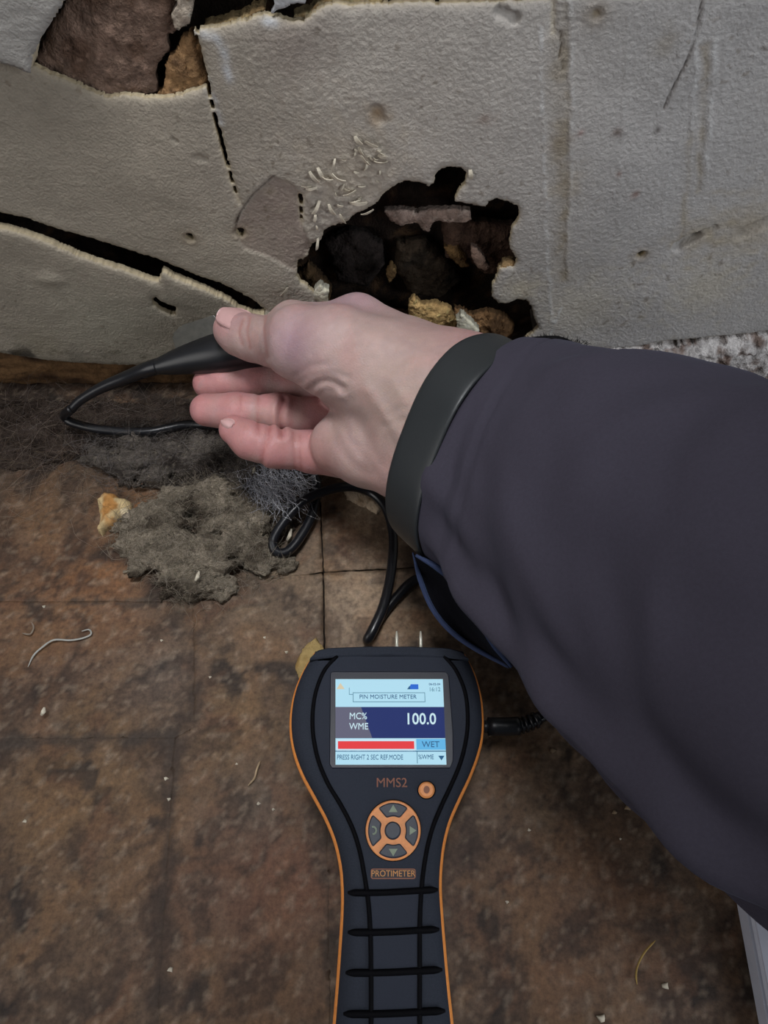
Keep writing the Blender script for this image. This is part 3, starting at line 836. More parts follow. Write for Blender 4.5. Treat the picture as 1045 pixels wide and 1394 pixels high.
for i, t in enumerate(TILES):
    p = np.array(t, float)
    # draw the outline in by half a joint
    q = resample(p, 400, True)
    c = np.roll(q, -1, 0) - np.roll(q, 1, 0); c /= np.linalg.norm(c, axis=1)[:, None] + 1e-12
    nrm = np.stack([-c[:, 1], c[:, 0]], 1)
    area2 = np.sum(q[:, 0] * np.roll(q[:, 1], -1) - np.roll(q[:, 0], -1) * q[:, 1])
    strong = np.minimum(np.abs(q[:, 0] - np.interp(q[:, 1], [B1[1], A1[1]], [B1[0], A1[0]])), np.where(q[:, 0] > J[0] - .02, np.abs(q[:, 1] - np.interp(q[:, 0], [J[0] - .02, J[0], H1R[0]], [J[1] - .001, J[1], H1R[1]])), 1)) < 0.001
    gap = np.where(strong & (q[:, 1] > J[1] - .05), 0.00034, -0.0008)[:, None]
    q = q + nrm * gap * (1 if area2 > 0 else -1)
    bb = (max(q[:, 0].min(), -0.46) - 0.003, min(q[:, 0].max(), 0.46) + 0.003, max(q[:, 1].min(), -0.5) - 0.003, min(q[:, 1].max(), 0.03) + 0.003)
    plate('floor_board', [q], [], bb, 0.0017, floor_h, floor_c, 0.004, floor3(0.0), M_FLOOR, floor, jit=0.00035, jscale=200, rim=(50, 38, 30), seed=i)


# ------------------------------------------------------------------ the hand and forearm: one continuous skin grown from a distance field
def fix_out(V, Q):
    a, b, c, d = V[Q[:, 0]], V[Q[:, 1]], V[Q[:, 2]], V[Q[:, 3]]
    vol = np.einsum('ij,ij->i', a, np.cross(b, c)).sum() + np.einsum('ij,ij->i', a, np.cross(c, d)).sum()
    return Q if vol > 0 else Q[:, ::-1].copy()


def Jp(px, py, d, r):
    return (P(px, py, d), r / 1000.0)


def chain(X, Y, Z, js, k=0.003):
    r = None
    for (a, ra), (b, rb) in zip(js[:-1], js[1:]):
        d = d_cone(X, Y, Z, a, b, ra, rb)
        r = d if r is None else smin(r, d, k)
    return r


FINGERS = [
    ('middle', [Jp(470, 540, .350, 10.5), Jp(400, 524, .3535, 9.6), Jp(345, 519, .3545, 8.9), Jp(303, 521, .3555, 8.2), Jp(283, 522, .3560, 7.3)]),
    ('ring', [Jp(475, 580, .3470, 10.0), Jp(430, 570, .3450, 9.4), Jp(376, 564, .3405, 9.1), Jp(322, 561, .3400, 8.7), Jp(281, 558, .3415, 7.6)]),
    ('little', [Jp(478, 622, .3330, 10.5), Jp(424, 615, .3310, 9.3), Jp(372, 609, .3275, 8.9), Jp(340, 599, .3265, 8.3), Jp(318, 585, .3285, 6.6)]),
    ('index', [Jp(470, 500, .345, 10.5), Jp(420, 487, .3560, 9.0), Jp(372, 482, .3620, 8.3), Jp(330, 484, .3640, 7.6), Jp(312, 486, .3640, 6.8)]),
]
THUMB = [Jp(315, 449, .3330, 8.2), Jp(326, 455, .3310, 9.0), Jp(346, 461, .3270, 9.6), Jp(372, 465, .3205, 10.4), Jp(404, 466, .3110, 14.6)]
PALM = [
    ([Jp(408, 468, .3090, 14.8), Jp(455, 480, .3070, 19.0), Jp(520, 510, .3030, 22.0), Jp(600, 545, .2970, 23.0)], .008),
    ([Jp(398, 440, .3230, 10.0), Jp(435, 449, .3220, 10.5), Jp(486, 440, .3220, 12.0), Jp(560, 482, .3120, 14.0), Jp(640, 516, .2990, 17.5)], .008),
    ([Jp(470, 520, .335, 14.0), Jp(540, 560, .318, 20.0), Jp(620, 600, .298, 22.0)], .010),
    ([Jp(462, 605, .3220, 13.0), Jp(500, 612, .3130, 15.5), Jp(555, 625, .3030, 17.0), Jp(600, 640, .2960, 18.0)], .008),
    ([Jp(610, 560, .2960, 26.5), Jp(700, 650, .2770, 24.5), Jp(800, 735, .2560, 25.0)], .014),
]
allj = [j for _, f in FINGERS for j in f] + THUMB + [j for f, _ in PALM for j in f]
lo = np.min([p - r for p, r in allj], 0) - 0.006; hi = np.max([p + r for p, r in allj], 0) + 0.006
HS = 0.00085
g = [np.arange(lo[k], hi[k], HS) for k in range(3)]
X, Y, Z = np.meshgrid(*g, indexing='ij')
palm = None
for js, k in PALM:
    d = chain(X, Y, Z, js, 0.004)
    palm = d if palm is None else smin(palm, d, k)
th = chain(X, Y, Z, THUMB, 0.004)
palm = smin(palm, th, 0.005)
hand = None
for nm, js in FINGERS:
    d = smin(palm, chain(X, Y, Z, js, 0.0025), 0.0016)
    hand = d if hand is None else np.minimum(hand, d)
# creases and folds: (path in view, depth of the surface there, groove depth, width); the groove only bites the side turned to the lens
CREASES = [
    ([(352, 538), (350, 560), (353, 590)], .331, .0007, .0013), ([(385, 544), (381, 566), (384, 592)], .331, .0013, .0013), ([(328, 540), (327, 560)], .331, .0005, .0012),
    ([(368, 582), (361, 606), (356, 632)], .318, .0009, .0012), ([(401, 590), (400, 612), (402, 640)], .320, .0007, .0010), ([(408, 592), (408, 612), (410, 640)], .320, .0006, .0010),
    ([(330, 436), (326, 452), (330, 468)], .321, .0004, .0012), ([(340, 432), (337, 452), (341, 474)], .318, .0004, .0012), ([(362, 424), (360, 452), (364, 486)], .309, .0010, .0018),
    ([(404, 526), (424, 512), (450, 508), (472, 514)], .292, .0009, .0016), ([(416, 540), (428, 524), (448, 519), (466, 528)], .293, .0012, .0015), ([(430, 562), (432, 542), (442, 531), (452, 532)], .296, .0010, .0015),
    ([(402, 512), (422, 500), (444, 496)], .292, .0005, .0015),
    ([(474, 520), (484, 560), (500, 600), (516, 630)], .294, .0005, .0026), ([(448, 560), (458, 600), (482, 632), (506, 646)], .300, .0007, .0026), ([(452, 540), (462, 570), (480, 604), (510, 640)], .297, .0004, .0018),
    ([(530, 565), (545, 556), (565, 556)], .282, .0004, .0014), ([(525, 580), (548, 572), (570, 575)], .282, .0004, .0014)]
near = np.abs(hand) < 0.005
ix = np.argwhere(near)
pts = np.stack([X[near], Y[near], Z[near]], 1)
ax, ay, ad = project(pts)
dd = hand[near].copy()
for path, dep, amp, wdt in CREASES:
    c = crom(np.array(path, float), 6)
    dl = sd_line(ax, ay, c) * dep / FPX
    dd += amp * np.exp(-(dl / wdt) ** 2) * sstep(0.016, 0.009, np.abs(ad - dep)) * 1.0
    if amp > 0.001:
        dd -= 0.6 * amp * np.exp(-((dl - 2.2 * wdt) / (1.3 * wdt)) ** 2) * sstep(0.016, 0.009, np.abs(ad - dep))
TENDONS = [([(500, 530), (540, 590), (580, 650)], .285, .0007, .0022), ([(535, 520), (570, 575), (600, 610)], .275, .0006, .0025), ([(470, 440), (540, 470), (620, 500)], .29, .0006, .003)]
for path, dep, amp, wdt in TENDONS:
    dl = sd_line(ax, ay, crom(np.array(path, float), 6)) * dep / FPX
    dd -= amp * np.exp(-(dl / wdt) ** 2) * sstep(0.03, 0.015, np.abs(ad - dep))
hand[near] = dd
HV, HQ = surface_nets(hand, lo, HS)
HQ = fix_out(HV, HQ)
# relax once or twice so the skin loses the grid
for _ in range(1):
    acc = np.zeros_like(HV); cn = np.zeros(len(HV))
    for k in range(4):
        a, b = HQ[:, k], HQ[:, (k + 1) % 4]
        np.add.at(acc, a, HV[b]); np.add.at(cn, a, 1); np.add.at(acc, b, HV[a]); np.add.at(cn, b, 1)
    HV = HV * 0.45 + 0.55 * acc / cn[:, None]
hx, hy, hd = project(HV)
n1 = fbm(HV[:, 0] * 55, HV[:, 1] * 55, HV[:, 2] * 55, 701, 3); n2 = fbm(HV[:, 0] * 170, HV[:, 1] * 170, HV[:, 2] * 170, 705, 3)
sk = srgb(176, 148, 142)[None] * (1 + 0.05 * n2[:, None])


def skmix(m, col):
    global sk
    m = np.clip(m, 0, 1)[:, None]
    sk = sk * (1 - m) + srgb(*col)[None] * m


fing = np.min([np.min([np.linalg.norm(HV - p, axis=1) - r for p, r in js[1:]], 0) for _, js in FINGERS], 0)
skmix(0.80 * sstep(0.008, -0.001, fing), (190, 122, 122))
skmix(0.40 * sstep(0.1, 0.7, n1), (184, 138, 132))
skmix(0.35 * sstep(0.1, 0.7, -n1), (180, 158, 146))
for (px, py, dep), r, col, k in [((404, 474, .296), .0075, (134, 96, 114), 0.65), ((400, 462, .297), .014, (160, 128, 136), 0.55), ((480, 414, .315), .014, (172, 136, 148), 0.6), ((310, 430, .326), .012, (190, 134, 136), 0.6),
                                 ((640, 475, .285), .018, (188, 138, 134), 0.5), ((545, 540, .278), .02, (184, 162, 146), 0.4), ((448, 630, .315), .014, (184, 128, 122), 0.5), ((530, 655, .295), .014, (184, 136, 128), 0.4)]:
    skmix(k * np.exp(-(np.linalg.norm(HV - P(px, py, dep), axis=1) / r) ** 2), col)
for path, dep, amp, wdt in CREASES[:9]:
    dl = sd_line(hx, hy, crom(np.array(path, float), 6)) * dep / FPX
    skmix(0.35 * np.exp(-(dl / .0007) ** 2) * sstep(0.016, 0.009, np.abs(hd - dep)), (150, 76, 68))
vn = np.exp(-(vnoise(HV[:, 0] * 45, HV[:, 1] * 45, HV[:, 2] * 45, 711) / 0.05) ** 2)
skmix(0.12 * vn, (150, 130, 140))
person = mesh('person', HV, HQ, M_SKIN, None, sk * np.array([0.86, 0.88, 0.89]))
tag(person, 'person reaching in with bare hand and dark jacket sleeve, thumb pinching a probe', 'person')


def nail(center, along, across, L, wd, name='fingernail'):
    along = along / np.linalg.norm(along); across = across - along * np.dot(across, along); across /= np.linalg.norm(across)
    up = np.cross(along, across)
    if np.dot(up, CAM - center) < 0: up = -up
    n, m = 8, 8; V = []; Fc = []
    for lay in (0, 1):
        for i in range(n + 1):
            for j in range(m + 1):
                s = i / n * 2 - 1; t = j / m * 2 - 1
                ww = wd * math.sqrt(max(0.05, 1 - 0.75 * max(0, s) ** 2 - 0.55 * max(0, -s) ** 4))
                z = -0.0022 * t * t - 0.0007 * s * s - 0.0006 * lay
                V.append(center + along * s * L + across * t * ww + up * z)
    K = (n + 1) * (m + 1)
    for i in range(n):
        for j in range(m):
            a = i * (m + 1) + j
            q = (a, a + 1, a + m + 2, a + m + 1)
            Fc.append(q); Fc.append(tuple(K + x for x in reversed(q)))
    ring = [j for j in range(m)] + [i * (m + 1) + m for i in range(n)] + [n * (m + 1) + j for j in range(m, 0, -1)] + [i * (m + 1) for i in range(n, 0, -1)]
    for a, b in zip(ring, ring[1:] + ring[:1]):
        Fc.append((a, b, K + b, K + a))
    return mesh(name, V, Fc, M_NAIL, person)


tdir_ = THUMB[0][0] - THUMB[1][0]; tn = UPV * 0.72 - FWD * 0.72 - RGT * 0.05; tdir_ = tdir_ / np.linalg.norm(tdir_); tn = tn - tdir_ * np.dot(tn, tdir_); tn /= np.linalg.norm(tn)
nail(THUMB[0][0] * 0.40 + THUMB[1][0] * 0.60 + tn * 0.0101, tdir_, np.cross(tn, tdir_), 0.0078, 0.0074)
nail(P(307, 575, .3215), P(299, 573, .324) - P(318, 581, .3205), P(309, 584, .3215) - P(307, 567, .3235), 0.0034, 0.0028)


# ------------------------------------------------------------------ sleeve: rings of cloth lofted along the forearm
def loft(rings, closed=True):
    R = [np.asarray(r) for r in rings]; m = len(R[0]); V = np.vstack(R); Fc = []
    for i in range(len(R) - 1):
        for k in range(m if closed else m - 1):
            k2 = (k + 1) % m
            Fc.append((i * m + k, i * m + k2, (i + 1) * m + k2, (i + 1) * m + k))
    return V, np.array(Fc)


NS = 120
CTRL = [   # top (px, py), bottom (px, py), depth, half thickness towards the lens
    ((738, 468), (594, 772), .2890, .0350), ((756, 469), (634, 808), .2820, .0360), ((804, 474), (694, 884), .2680, .0385), ((880, 484), (784, 1010), .2480, .0420),
    ((985, 500), (905, 1126), .2280, .0450), ((1100, 520), (1055, 1262), .2080, .0480), ((1300, 560), (1290, 1420), .1900, .0500), ((1600, 640), (1640, 1600), .1750, .0520), ((2050, 740), (2120, 1820), .1680, .0560)]
cc = []
for T_, B_, d, w in CTRL:
    t = P(*T_, d); b = P(*B_, d)
    cc.append(np.concatenate([(t + b) / 2, (t - b) / 2, [w]]))
cs = crom(np.array(cc), 10)
axis = np.gradient(cs[:, :3], axis=0); axis /= np.linalg.norm(axis, axis=1)[:, None]
rings = []
sarc = np.concatenate([[0], np.cumsum(np.linalg.norm(np.diff(cs[:, :3], axis=0), axis=1))])
th_ = np.linspace(0, 2 * math.pi, NS, endpoint=False)
for i in range(len(cs)):
    c = cs[i, :3]; a1 = cs[i, 3:6]; w = cs[i, 6]
    tc = CAM - c; tc /= np.linalg.norm(tc); a2 = tc - axis[i] * np.dot(tc, axis[i]); a2 /= np.linalg.norm(a2)
    a2 = a2 - a1 * np.dot(a2, a1) / np.dot(a1, a1); a2 = a2 / np.linalg.norm(a2) * w
    ring = c + np.outer(np.cos(th_), a1) + np.outer(np.sin(th_), a2)
    out = np.outer(np.cos(th_), a1 / np.linalg.norm(a1)) + np.outer(np.sin(th_), a2 / w)
    s = sarc[i]
    # folds run slantwise; a long ridge follows the lower near side
    rp = 2.50 - 0.12 * sstep(0, .15, s)
    dsp = 0.0042 * np.exp(-((th_ - rp) / 0.12) ** 2) * sstep(-0.004, 0.02, s)
    dsp = dsp - 0.0056 * np.exp(-((th_ - rp - 0.26) / 0.14) ** 2) * sstep(0.0, 0.03, s)
    dsp = dsp - 0.0032 * np.exp(-((th_ - rp + 0.28) / 0.16) ** 2) * sstep(0.0, 0.02, s)
    dsp = dsp + 0.0020 * np.exp(-((th_ - 2.0 - s * 4) / 0.14) ** 2) * np.exp(-(s / 0.035) ** 2)
    dsp = dsp + 0.0019 * np.sin(s * 95 + 2.2 * th_ + 1.2 * np.sin(s * 40)) * sstep(0.004, 0.05, s) * (0.4 + 0.6 * np.sin(th_) ** 2)
    dsp = dsp + 0.0030 * fbm(np.cos(th_) * 1.6 + 4, np.sin(th_) * 1.6 + s * 28, 0, 801, 2) * sstep(0.0, 0.03, s)
    dsp = dsp - 0.0022 * np.exp(-((s - 0.010) / 0.004) ** 2) * np.exp(-((th_ - 2.0) / 0.5) ** 2)      # pinch behind the hem
    dsp = dsp - 0.0012 * np.exp(-((s - 0.016 - 0.003 * np.sin(th_)) / 0.0010) ** 2)                     # stitched hem line
    rings.append(ring + out * dsp[:, None])
# turn the hem inwards
hem = []
for k, (f, back) in enumerate([(0.86, 0.030), (0.88, 0.012), (0.90, 0.003), (0.95, -0.0010), (0.985, -0.0008)]):
    c = cs[0, :3]
    hem.append(c + (rings[0] - c) * f + axis[0] * back)
V, Fc = loft(hem + rings)
endc = len(V)
V = np.vstack([V, cs[-1, :3][None]])
Fl = [tuple(q) for q in Fc] + [((len(hem) + len(rings) - 1) * NS + k, (len(hem) + len(rings) - 1) * NS + (k + 1) % NS, endc) for k in range(NS)]
sleeve = mesh('sleeve', V, Fl, M_SLEEVE, person)
sleeve['label'] = 'dark grey jacket sleeve'

# the loose underside of the cuff sags open into a lens of lining
outer = crom([P(562, 752, .288), P(572, 790, .290), P(588, 828, .290), P(612, 858, .287), P(645, 882, .281), P(692, 908, .270)], 8)
inner = crom([P(566, 756, .279), P(600, 776, .276), P(628, 804, .272), P(650, 840, .268), P(672, 876, .266), P(696, 908, .266)], 8)
rows = []
M = 12
for k in range(M + 1):
    t = k / M
    mid = outer * (1 - t) + inner * t
    rows.append(mid + FWD[None] * (0.010 * math.sin(math.pi * t)) * np.sin(np.linspace(0, math.pi, len(outer)))[:, None])
rows2 = [r + FWD[None] * 0.0012 for r in reversed(rows)]
V, Fc = loft(rows + rows2 + [rows[0]], closed=False)
flap = mesh('cuff_lining', V, Fc, M_LINING, person)
V, Fc = tube(outer, np.concatenate([np.linspace(.0004, .0010, 8), np.full(len(outer) - 16, .0010), np.linspace(.0010, .0006, 8)]), 8)
mesh('blue_lit_hem', V, Fc, M_HEM, person)
V, Fc = tube(inner, np.concatenate([np.linspace(.0006, .0014, 8), np.full(len(inner) - 16, .0014), np.linspace(.0014, .0006, 8)]), 8)
mesh('blue_lit_hem', V, Fc, M_HEM, person)
# fuzzy fleece that shows at the top of the cuff
fl = crom([P(668, 500, .276), P(690, 484, .281), P(714, 473, .286), P(742, 469, .289), P(768, 470, .288), P(792, 476, .284)], 8)
V, Fc = tube(fl, np.concatenate([np.linspace(.0008, .0030, 12), np.full(len(fl) - 24, .0034), np.linspace(.0034, .0010, 12)]), 12)
fleece = mesh('fleece_edge', V, Fc, M_FLEECE, person)
V = []; Fc = []
for k in range(1500):
    a = fl[RNG.integers(0, len(fl))] + RNG.normal(size=3) * .0004
    dr = RNG.normal(size=3); dr /= np.linalg.norm(dr); a = a + dr * .0026; b = a + dr * RNG.uniform(.0008, .0024) + RNG.normal(size=3) * .0005
    s_ = np.cross(dr, RNG.normal(size=3)); s_ = s_ / np.linalg.norm(s_) * .00016; o = len(V)
    V += [a - s_, a + s_, b]; Fc.append((o, o + 1, o + 2))
tag(mesh('fleece_fibres', V, Fc, M_FLEECE, fleece, smooth=False), kind='stuff')

# ------------------------------------------------------------------ wristband
def skin_sdf(p):
    r = None
    x, y, z = (np.array([q]) for q in p)
    for js, k in PALM:
        d = chain(x, y, z, js, 0.004)
        r = d if r is None else smin(r, d, k)
    return float(r[0])


bt, bb_ = P(703, 476, .2935), P(568, 748, .2900)
c = (bt + bb_) / 2; a1 = (bt - bb_) / 2
wax = P(850, 770, .243) - P(590, 570, .296); wax /= np.linalg.norm(wax)
a1 = a1 - wax * np.dot(a1, wax) * 0.25
tc = CAM - c; tc /= np.linalg.norm(tc); a2 = tc - wax * np.dot(tc, wax); a2 -= a1 * np.dot(a2, a1) / np.dot(a1, a1); a2 = a2 / np.linalg.norm(a2) * 0.0315
bpts = []
for t in np.linspace(0, 2 * math.pi, 97)[:-1]:
    o = math.cos(t) * a1 + math.sin(t) * a2
    L0 = np.linalg.norm(o); o = o / L0; L = L0
    for _ in range(40):
        dmin = min(skin_sdf(c + o * L + wax * e) for e in (-.008, 0, .008))
        if dmin > 0.0016: break
        L += 0.0008
    bpts.append(L)
bpts = np.array(bpts)
for _ in range(6): bpts = np.maximum(bpts, (np.roll(bpts, 1) + 2 * bpts + np.roll(bpts, -1)) / 4)
for _ in range(6): bpts = (np.roll(bpts, 1) + 2 * bpts + np.roll(bpts, -1)) / 4
print('band', bpts.min(), bpts.max())
prof = []
BW, BT = 0.0094, 0.0011
for k in range(24):                     # rounded strap cross-section: along the arm, outwards
    t = 2 * math.pi * k / 24
    ca, sa = math.cos(t), math.sin(t)
    prof.append((BW * math.copysign(abs(ca) ** 0.45, ca), BT * math.copysign(abs(sa) ** 0.6, sa)))
R = []
for i, t in enumerate(np.linspace(0, 2 * math.pi, 97)):
    o = math.cos(t) * a1 + math.sin(t) * a2
    n = o / np.linalg.norm(o)
    ce = c + n * bpts[i % 96]
    shr = 0.62 + 0.38 * sstep(0.1, 1.1, t if t < math.pi else 2 * math.pi - t)
    R.append(np.array([ce + wax * (u * shr) + n * v for u, v in prof]))
V, Fc = loft(R)
tag(mesh('wristband', V, Fc, M_BAND), 'smooth black rubber band around the wrist at the end of the sleeve', 'wristband')

# ------------------------------------------------------------------ probe in the fingers, with its cable and plug
ZM = 0.042                              # height of the meter's face
probe_ax = [P(212, 500, .3510), P(228, 496, .3508), P(262, 488, .3500), P(300, 481, .3490), P(335, 475, .3480), P(362, 470, .3470)]
probe_r = [.0034, .0050, .0074, .0096, .0098, .0090]
pa = crom(np.array([np.concatenate([p, [r]]) for p, r in zip(probe_ax, probe_r)]), 6)
V, Fc = tube(pa[:, :3], pa[:, 3], 28)
probe = mesh('pin_probe', V, Fc, M_BLACK)
tag(probe, 'black tapered pin probe pinched under the thumb, trailing a cable', 'probe')
sr = crom([P(98, 556, .374), P(112, 543, .371), P(140, 527, .366), P(172, 514, .360), P(200, 503, .353), P(222, 497, .351)], 6)
V, Fc = tube(sr, np.interp(np.linspace(0, 1, len(sr)), [0, .25, .7, 1], [.0022, .0024, .0034, .0040]), 16)
mesh('strain_relief', V, Fc, M_CABLE, probe)
# smoky plastic guard behind the handle
q = [P(233, 456, .3585), P(245, 443, .3580), P(292, 428, .3570), P(318, 450, .3565), P(318, 478, .3565), P(240, 482, .3585)]
bm = bmesh.new()
vs = [bm.verts.new(p) for p in q]; f0 = bm.faces.new(vs)
ex = bmesh.ops.extrude_face_region(bm, geom=[f0]); bmesh.ops.translate(bm, verts=[e for e in ex['geom'] if isinstance(e, bmesh.types.BMVert)], vec=Vector(FWD * 0.0045 + UPV * 0.001))
bmesh.ops.recalc_face_normals(bm, faces=bm.faces[:]); bmesh.ops.bevel(bm, geom=bm.edges[:], offset=0.0010, segments=2, affect='EDGES')
me = bpy.data.meshes.new('pin_guard'); bm.to_mesh(me); bm.free(); link('pin_guard', me, M_SMOKE, probe)['label'] = 'smoky grey plastic guard'
cz = 0.0030
cable = [P(98, 556, .374), onz(88, 566, .018), onz(100, 576, .0145), onz(140, 585, .0125), onz(200, 588, .0115), onz(260, 578, .0115), onz(330, 585, .0150), onz(400, 615, .0160), onz(428, 648, .0125), onz(430, 672, .0095), onz(424, 702, .0075), onz(408, 732, .0070), onz(392, 750, .0070),
         onz(378, 752, .0080), onz(371, 740, .0100), onz(378, 722, .0125), onz(400, 694, .0160), onz(424, 676, .0175), onz(465, 663, .0150), onz(500, 668, .0090), onz(524, 690, .0080), onz(535, 730, .0075), onz(532, 780, .0080), onz(522, 824, .0088), onz(510, 852, .0088), onz(503, 866, .0076), onz(500, 870, .0054), onz(503, 865, .0033),
         onz(514, 846, .0032), onz(540, 812, .0040), onz(572, 786, .0040), onz(640, 770, .0030), onz(720, 800, .0030), onz(770, 880, .0090), onz(768, 940, .0170), onz(748, 968, .0220), onz(728, 980, .0230)]
cb = crom(cable, 9)
V, Fc = tube(resample(cb, 420), 0.0024, 10)
mesh('cable', V, Fc, M_CABLE, probe)
pz = 0.0235
ps = np.array([onz(664, 989, pz), onz(690, 989, pz), onz(706, 988, pz), onz(708, 988, pz), onz(720, 984, pz), onz(734, 978, pz)])
V, Fc = tube(crom(ps[:3], 3), .0037, 18)
v2 = merge([(V, Fc), tube(np.array([onz(656, 989, pz), onz(665, 989, pz)]), .0026, 14)])
plug = mesh('plug', *v2, M_BLACK, probe)
parts = []
bs = crom(ps[2:], 4)
for k in range(0, len(bs) - 1):
    if k % 2 == 0: parts.append(tube(np.array([bs[k], bs[k] + (bs[k + 1] - bs[k]) * 0.8]), .0034, 14))
parts.append(tube(bs, .0026, 14))
mesh('plug_boot', *merge(parts), M_CABLE, probe)

# ------------------------------------------------------------------ the moisture meter
mcen = onz(530, 1150, 0)
meter = empty('moisture_meter', tuple(mcen))
tag(meter, 'dark handheld moisture meter with orange edging and a lit screen, lying on the floor', 'meter')
left = [(437, 886), (426, 891), (412, 912), (401, 938), (395, 966), (394, 996), (399, 1026), (410, 1056), (426, 1086), (442, 1116), (454, 1146), (461, 1176), (464, 1206), (464, 1240), (461, 1290), (457, 1345), (453, 1394), (449, 1450), (448, 1510), (454, 1560), (474, 1592)]
right = [(622, 886), (634, 892), (646, 914), (654, 940), (658, 968), (658, 1000), (652, 1028), (641, 1058), (627, 1088), (614, 1118), (606, 1148), (602, 1180), (601, 1210), (603, 1244), (607, 1294), (612, 1348), (617, 1394), (622, 1450), (624, 1510), (618, 1560), (600, 1592)]
ol = np.array([onz(a, b, ZM - .007) for a, b in left + [(536, 1604)] + right[::-1] + [(530, 884)]])[:, :2]
ol = resample(crom(ol, 6, True), 260, True)
def out_normals(o):
    t = np.roll(o, -1, 0) - np.roll(o, 1, 0); t /= np.linalg.norm(t, axis=1)[:, None]
    n = np.stack([t[:, 1], -t[:, 0]], 1)
    ar = np.sum(o[:, 0] * np.roll(o[:, 1], -1) - np.roll(o[:, 0], -1) * o[:, 1])
    return n if ar > 0 else -n
on = out_normals(ol)
def ring_at(off, z): return np.column_stack([ol + on * off, np.full(len(ol), z)])
def body(name, spec, m, capb=True, capt=True):
    R = [ring_at(o, z) for o, z in spec]; n = len(ol)
    V = np.vstack(R); Fc = []
    for i in range(len(R) - 1):
        for k in range(n):
            k2 = (k + 1) % n
            Fc.append((i * n + k, i * n + k2, (i + 1) * n + k2, (i + 1) * n + k))
    if capb: Fc.append(tuple(range(n - 1, -1, -1)))
    if capt: Fc.append(tuple((len(R) - 1) * n + k for k in range(n)))
    o = mesh(name, V, Fc, m, meter)
    bm = bmesh.new(); bm.from_mesh(o.data); bmesh.ops.recalc_face_normals(bm, faces=bm.faces[:]); bm.to_mesh(o.data); bm.free()
    return o
body('lower_shell', [(-.010, 0.0005), (-.005, .002), (-.002, .008), (-.0012, ZM - .012)], M_SHELL)
body('edge_trim', [(-.002, ZM - .0125), (-.0004, ZM - .0120), (.0002, ZM - .0108), (.0002, ZM - .0090), (-.0002, ZM - .0078), (-.002, ZM - .0074)], M_ORANGE)
body('upper_shell', [(-.0014, ZM - .0078), (-.0010, ZM - .0055), (-.0016, ZM - .0028), (-.0040, ZM - .0009), (-.0065, ZM)], M_SHELL)


def slab(name, pts, z0, z1, m, parent, bev=0.0):
    q = np.array([onz(a, b, z1) for a, b in pts])[:, :2]
    return slab_w(name, q, z0, z1, m, parent, bev)


def slab_w(name, q, z0, z1, m, parent, bev=0.0):
    n = len(q)
    ar = np.sum(q[:, 0] * np.roll(q[:, 1], -1) - np.roll(q[:, 0], -1) * q[:, 1])
    if ar < 0: q = q[::-1]
    if bev:
        c = np.roll(q, -1, 0) - np.roll(q, 1, 0); c /= np.linalg.norm(c, axis=1)[:, None]
        nr = np.stack([c[:, 1], -c[:, 0]], 1)
        lv = [(0, z0), (0, z1 - bev), (-bev, z1)]
        V = np.vstack([np.column_stack([q + nr * o, np.full(n, z)]) for o, z in lv])
    else:
        lv = [0, 1]
        V = np.vstack([np.column_stack([q, np.full(n, z)]) for z in (z0, z1)])
    Fc = [(i * n + k, i * n + (k + 1) % n, (i + 1) * n + (k + 1) % n, (i + 1) * n + k) for i in range(len(lv) - 1) for k in range(n)]
    Fc += [tuple(range(n - 1, -1, -1)), tuple((len(lv) - 1) * n + k for k in range(n))]
    return mesh(name, V, Fc, m, parent, smooth=False)


def rrect(x0, y0, x1, y1, r, n=5):
    out = []
    for cx_, cy_, a0 in ((x1 - r, y0 + r, -90), (x1 - r, y1 - r, 0), (x0 + r, y1 - r, 90), (x0 + r, y0 + r, 180)):
        for k in range(n + 1):
            a = math.radians(a0 + 90 * k / n)
            out.append((cx_ + r * math.cos(a), cy_ + r * math.sin(a)))
    return out


# front face inlay between the two curved grooves
gl = crom([(459, 893), (442, 912), (431, 938), (426, 966), (426, 998), (433, 1034), (446, 1066), (464, 1096), (480, 1128), (490, 1160), (496, 1192), (501, 1226), (504, 1266), (505, 1320), (505, 1394), (504, 1480), (506, 1560)], 6)
gr_ = crom([(604, 893), (620, 912), (632, 940), (636, 968), (635, 1000), (627, 1036), (614, 1068), (600, 1098), (588, 1128), (580, 1160), (575, 1194), (572, 1230), (571, 1270), (571, 1320), (571, 1394), (573, 1480), (572, 1560)], 6)
q = np.vstack([gl, gr_[::-1]])
slab('front_panel', q, ZM - .002, ZM + .0006, M_FACE, meter, 0.0003)
for gpts in (gl, gr_):
    w3 = np.array([onz(a, b, ZM + .0004) for a, b in gpts])
    V, Fc = tube(resample(w3, 90), .00085, 8)
    mesh('seam_line', V, Fc, M_GROOVE, meter)
for y0, x0, x1 in ((1214, 473, 596), (1268, 473, 598), (1323, 470, 602), (1379, 467, 606), (1438, 465, 608), (1498, 465, 608)):
    w3 = np.array([onz(x0 + (x1 - x0) * t, y0 + 3 * math.sin(math.pi * t * 0.9) * (1 - t) - 4 * t + 1, ZM + .0004) for t in np.linspace(0, 1, 24)])
    V, Fc = tube(w3, np.concatenate([[.0004, .0009], np.full(20, .00115), [.0009, .0004]]), 8)
    mesh('grip_bar', V, Fc, M_GROOVE, meter)
# rubber end piece with the two pins
slab('end_cap', [(432, 885), (446, 881.5), (500, 879.5), (560, 879.5), (612, 882), (628, 886), (638, 898), (604, 895), (530, 892), (456, 894), (421, 898)], ZM - .012, ZM + .0012, M_GROOVE if False else M_SHELL, meter, 0.0006)
for px in (540, 573):
    a = onz(px, 889, ZM - .006); b = a + np.array([0.0, 0.0095, 0.0])
    V, Fc = tube(np.array([a, a + (b - a) * .7, b]), [.00065, .00065, .0003], 10)
    mesh('pin', V, Fc, M_METAL, meter)['label'] = 'bright metal measuring pin'

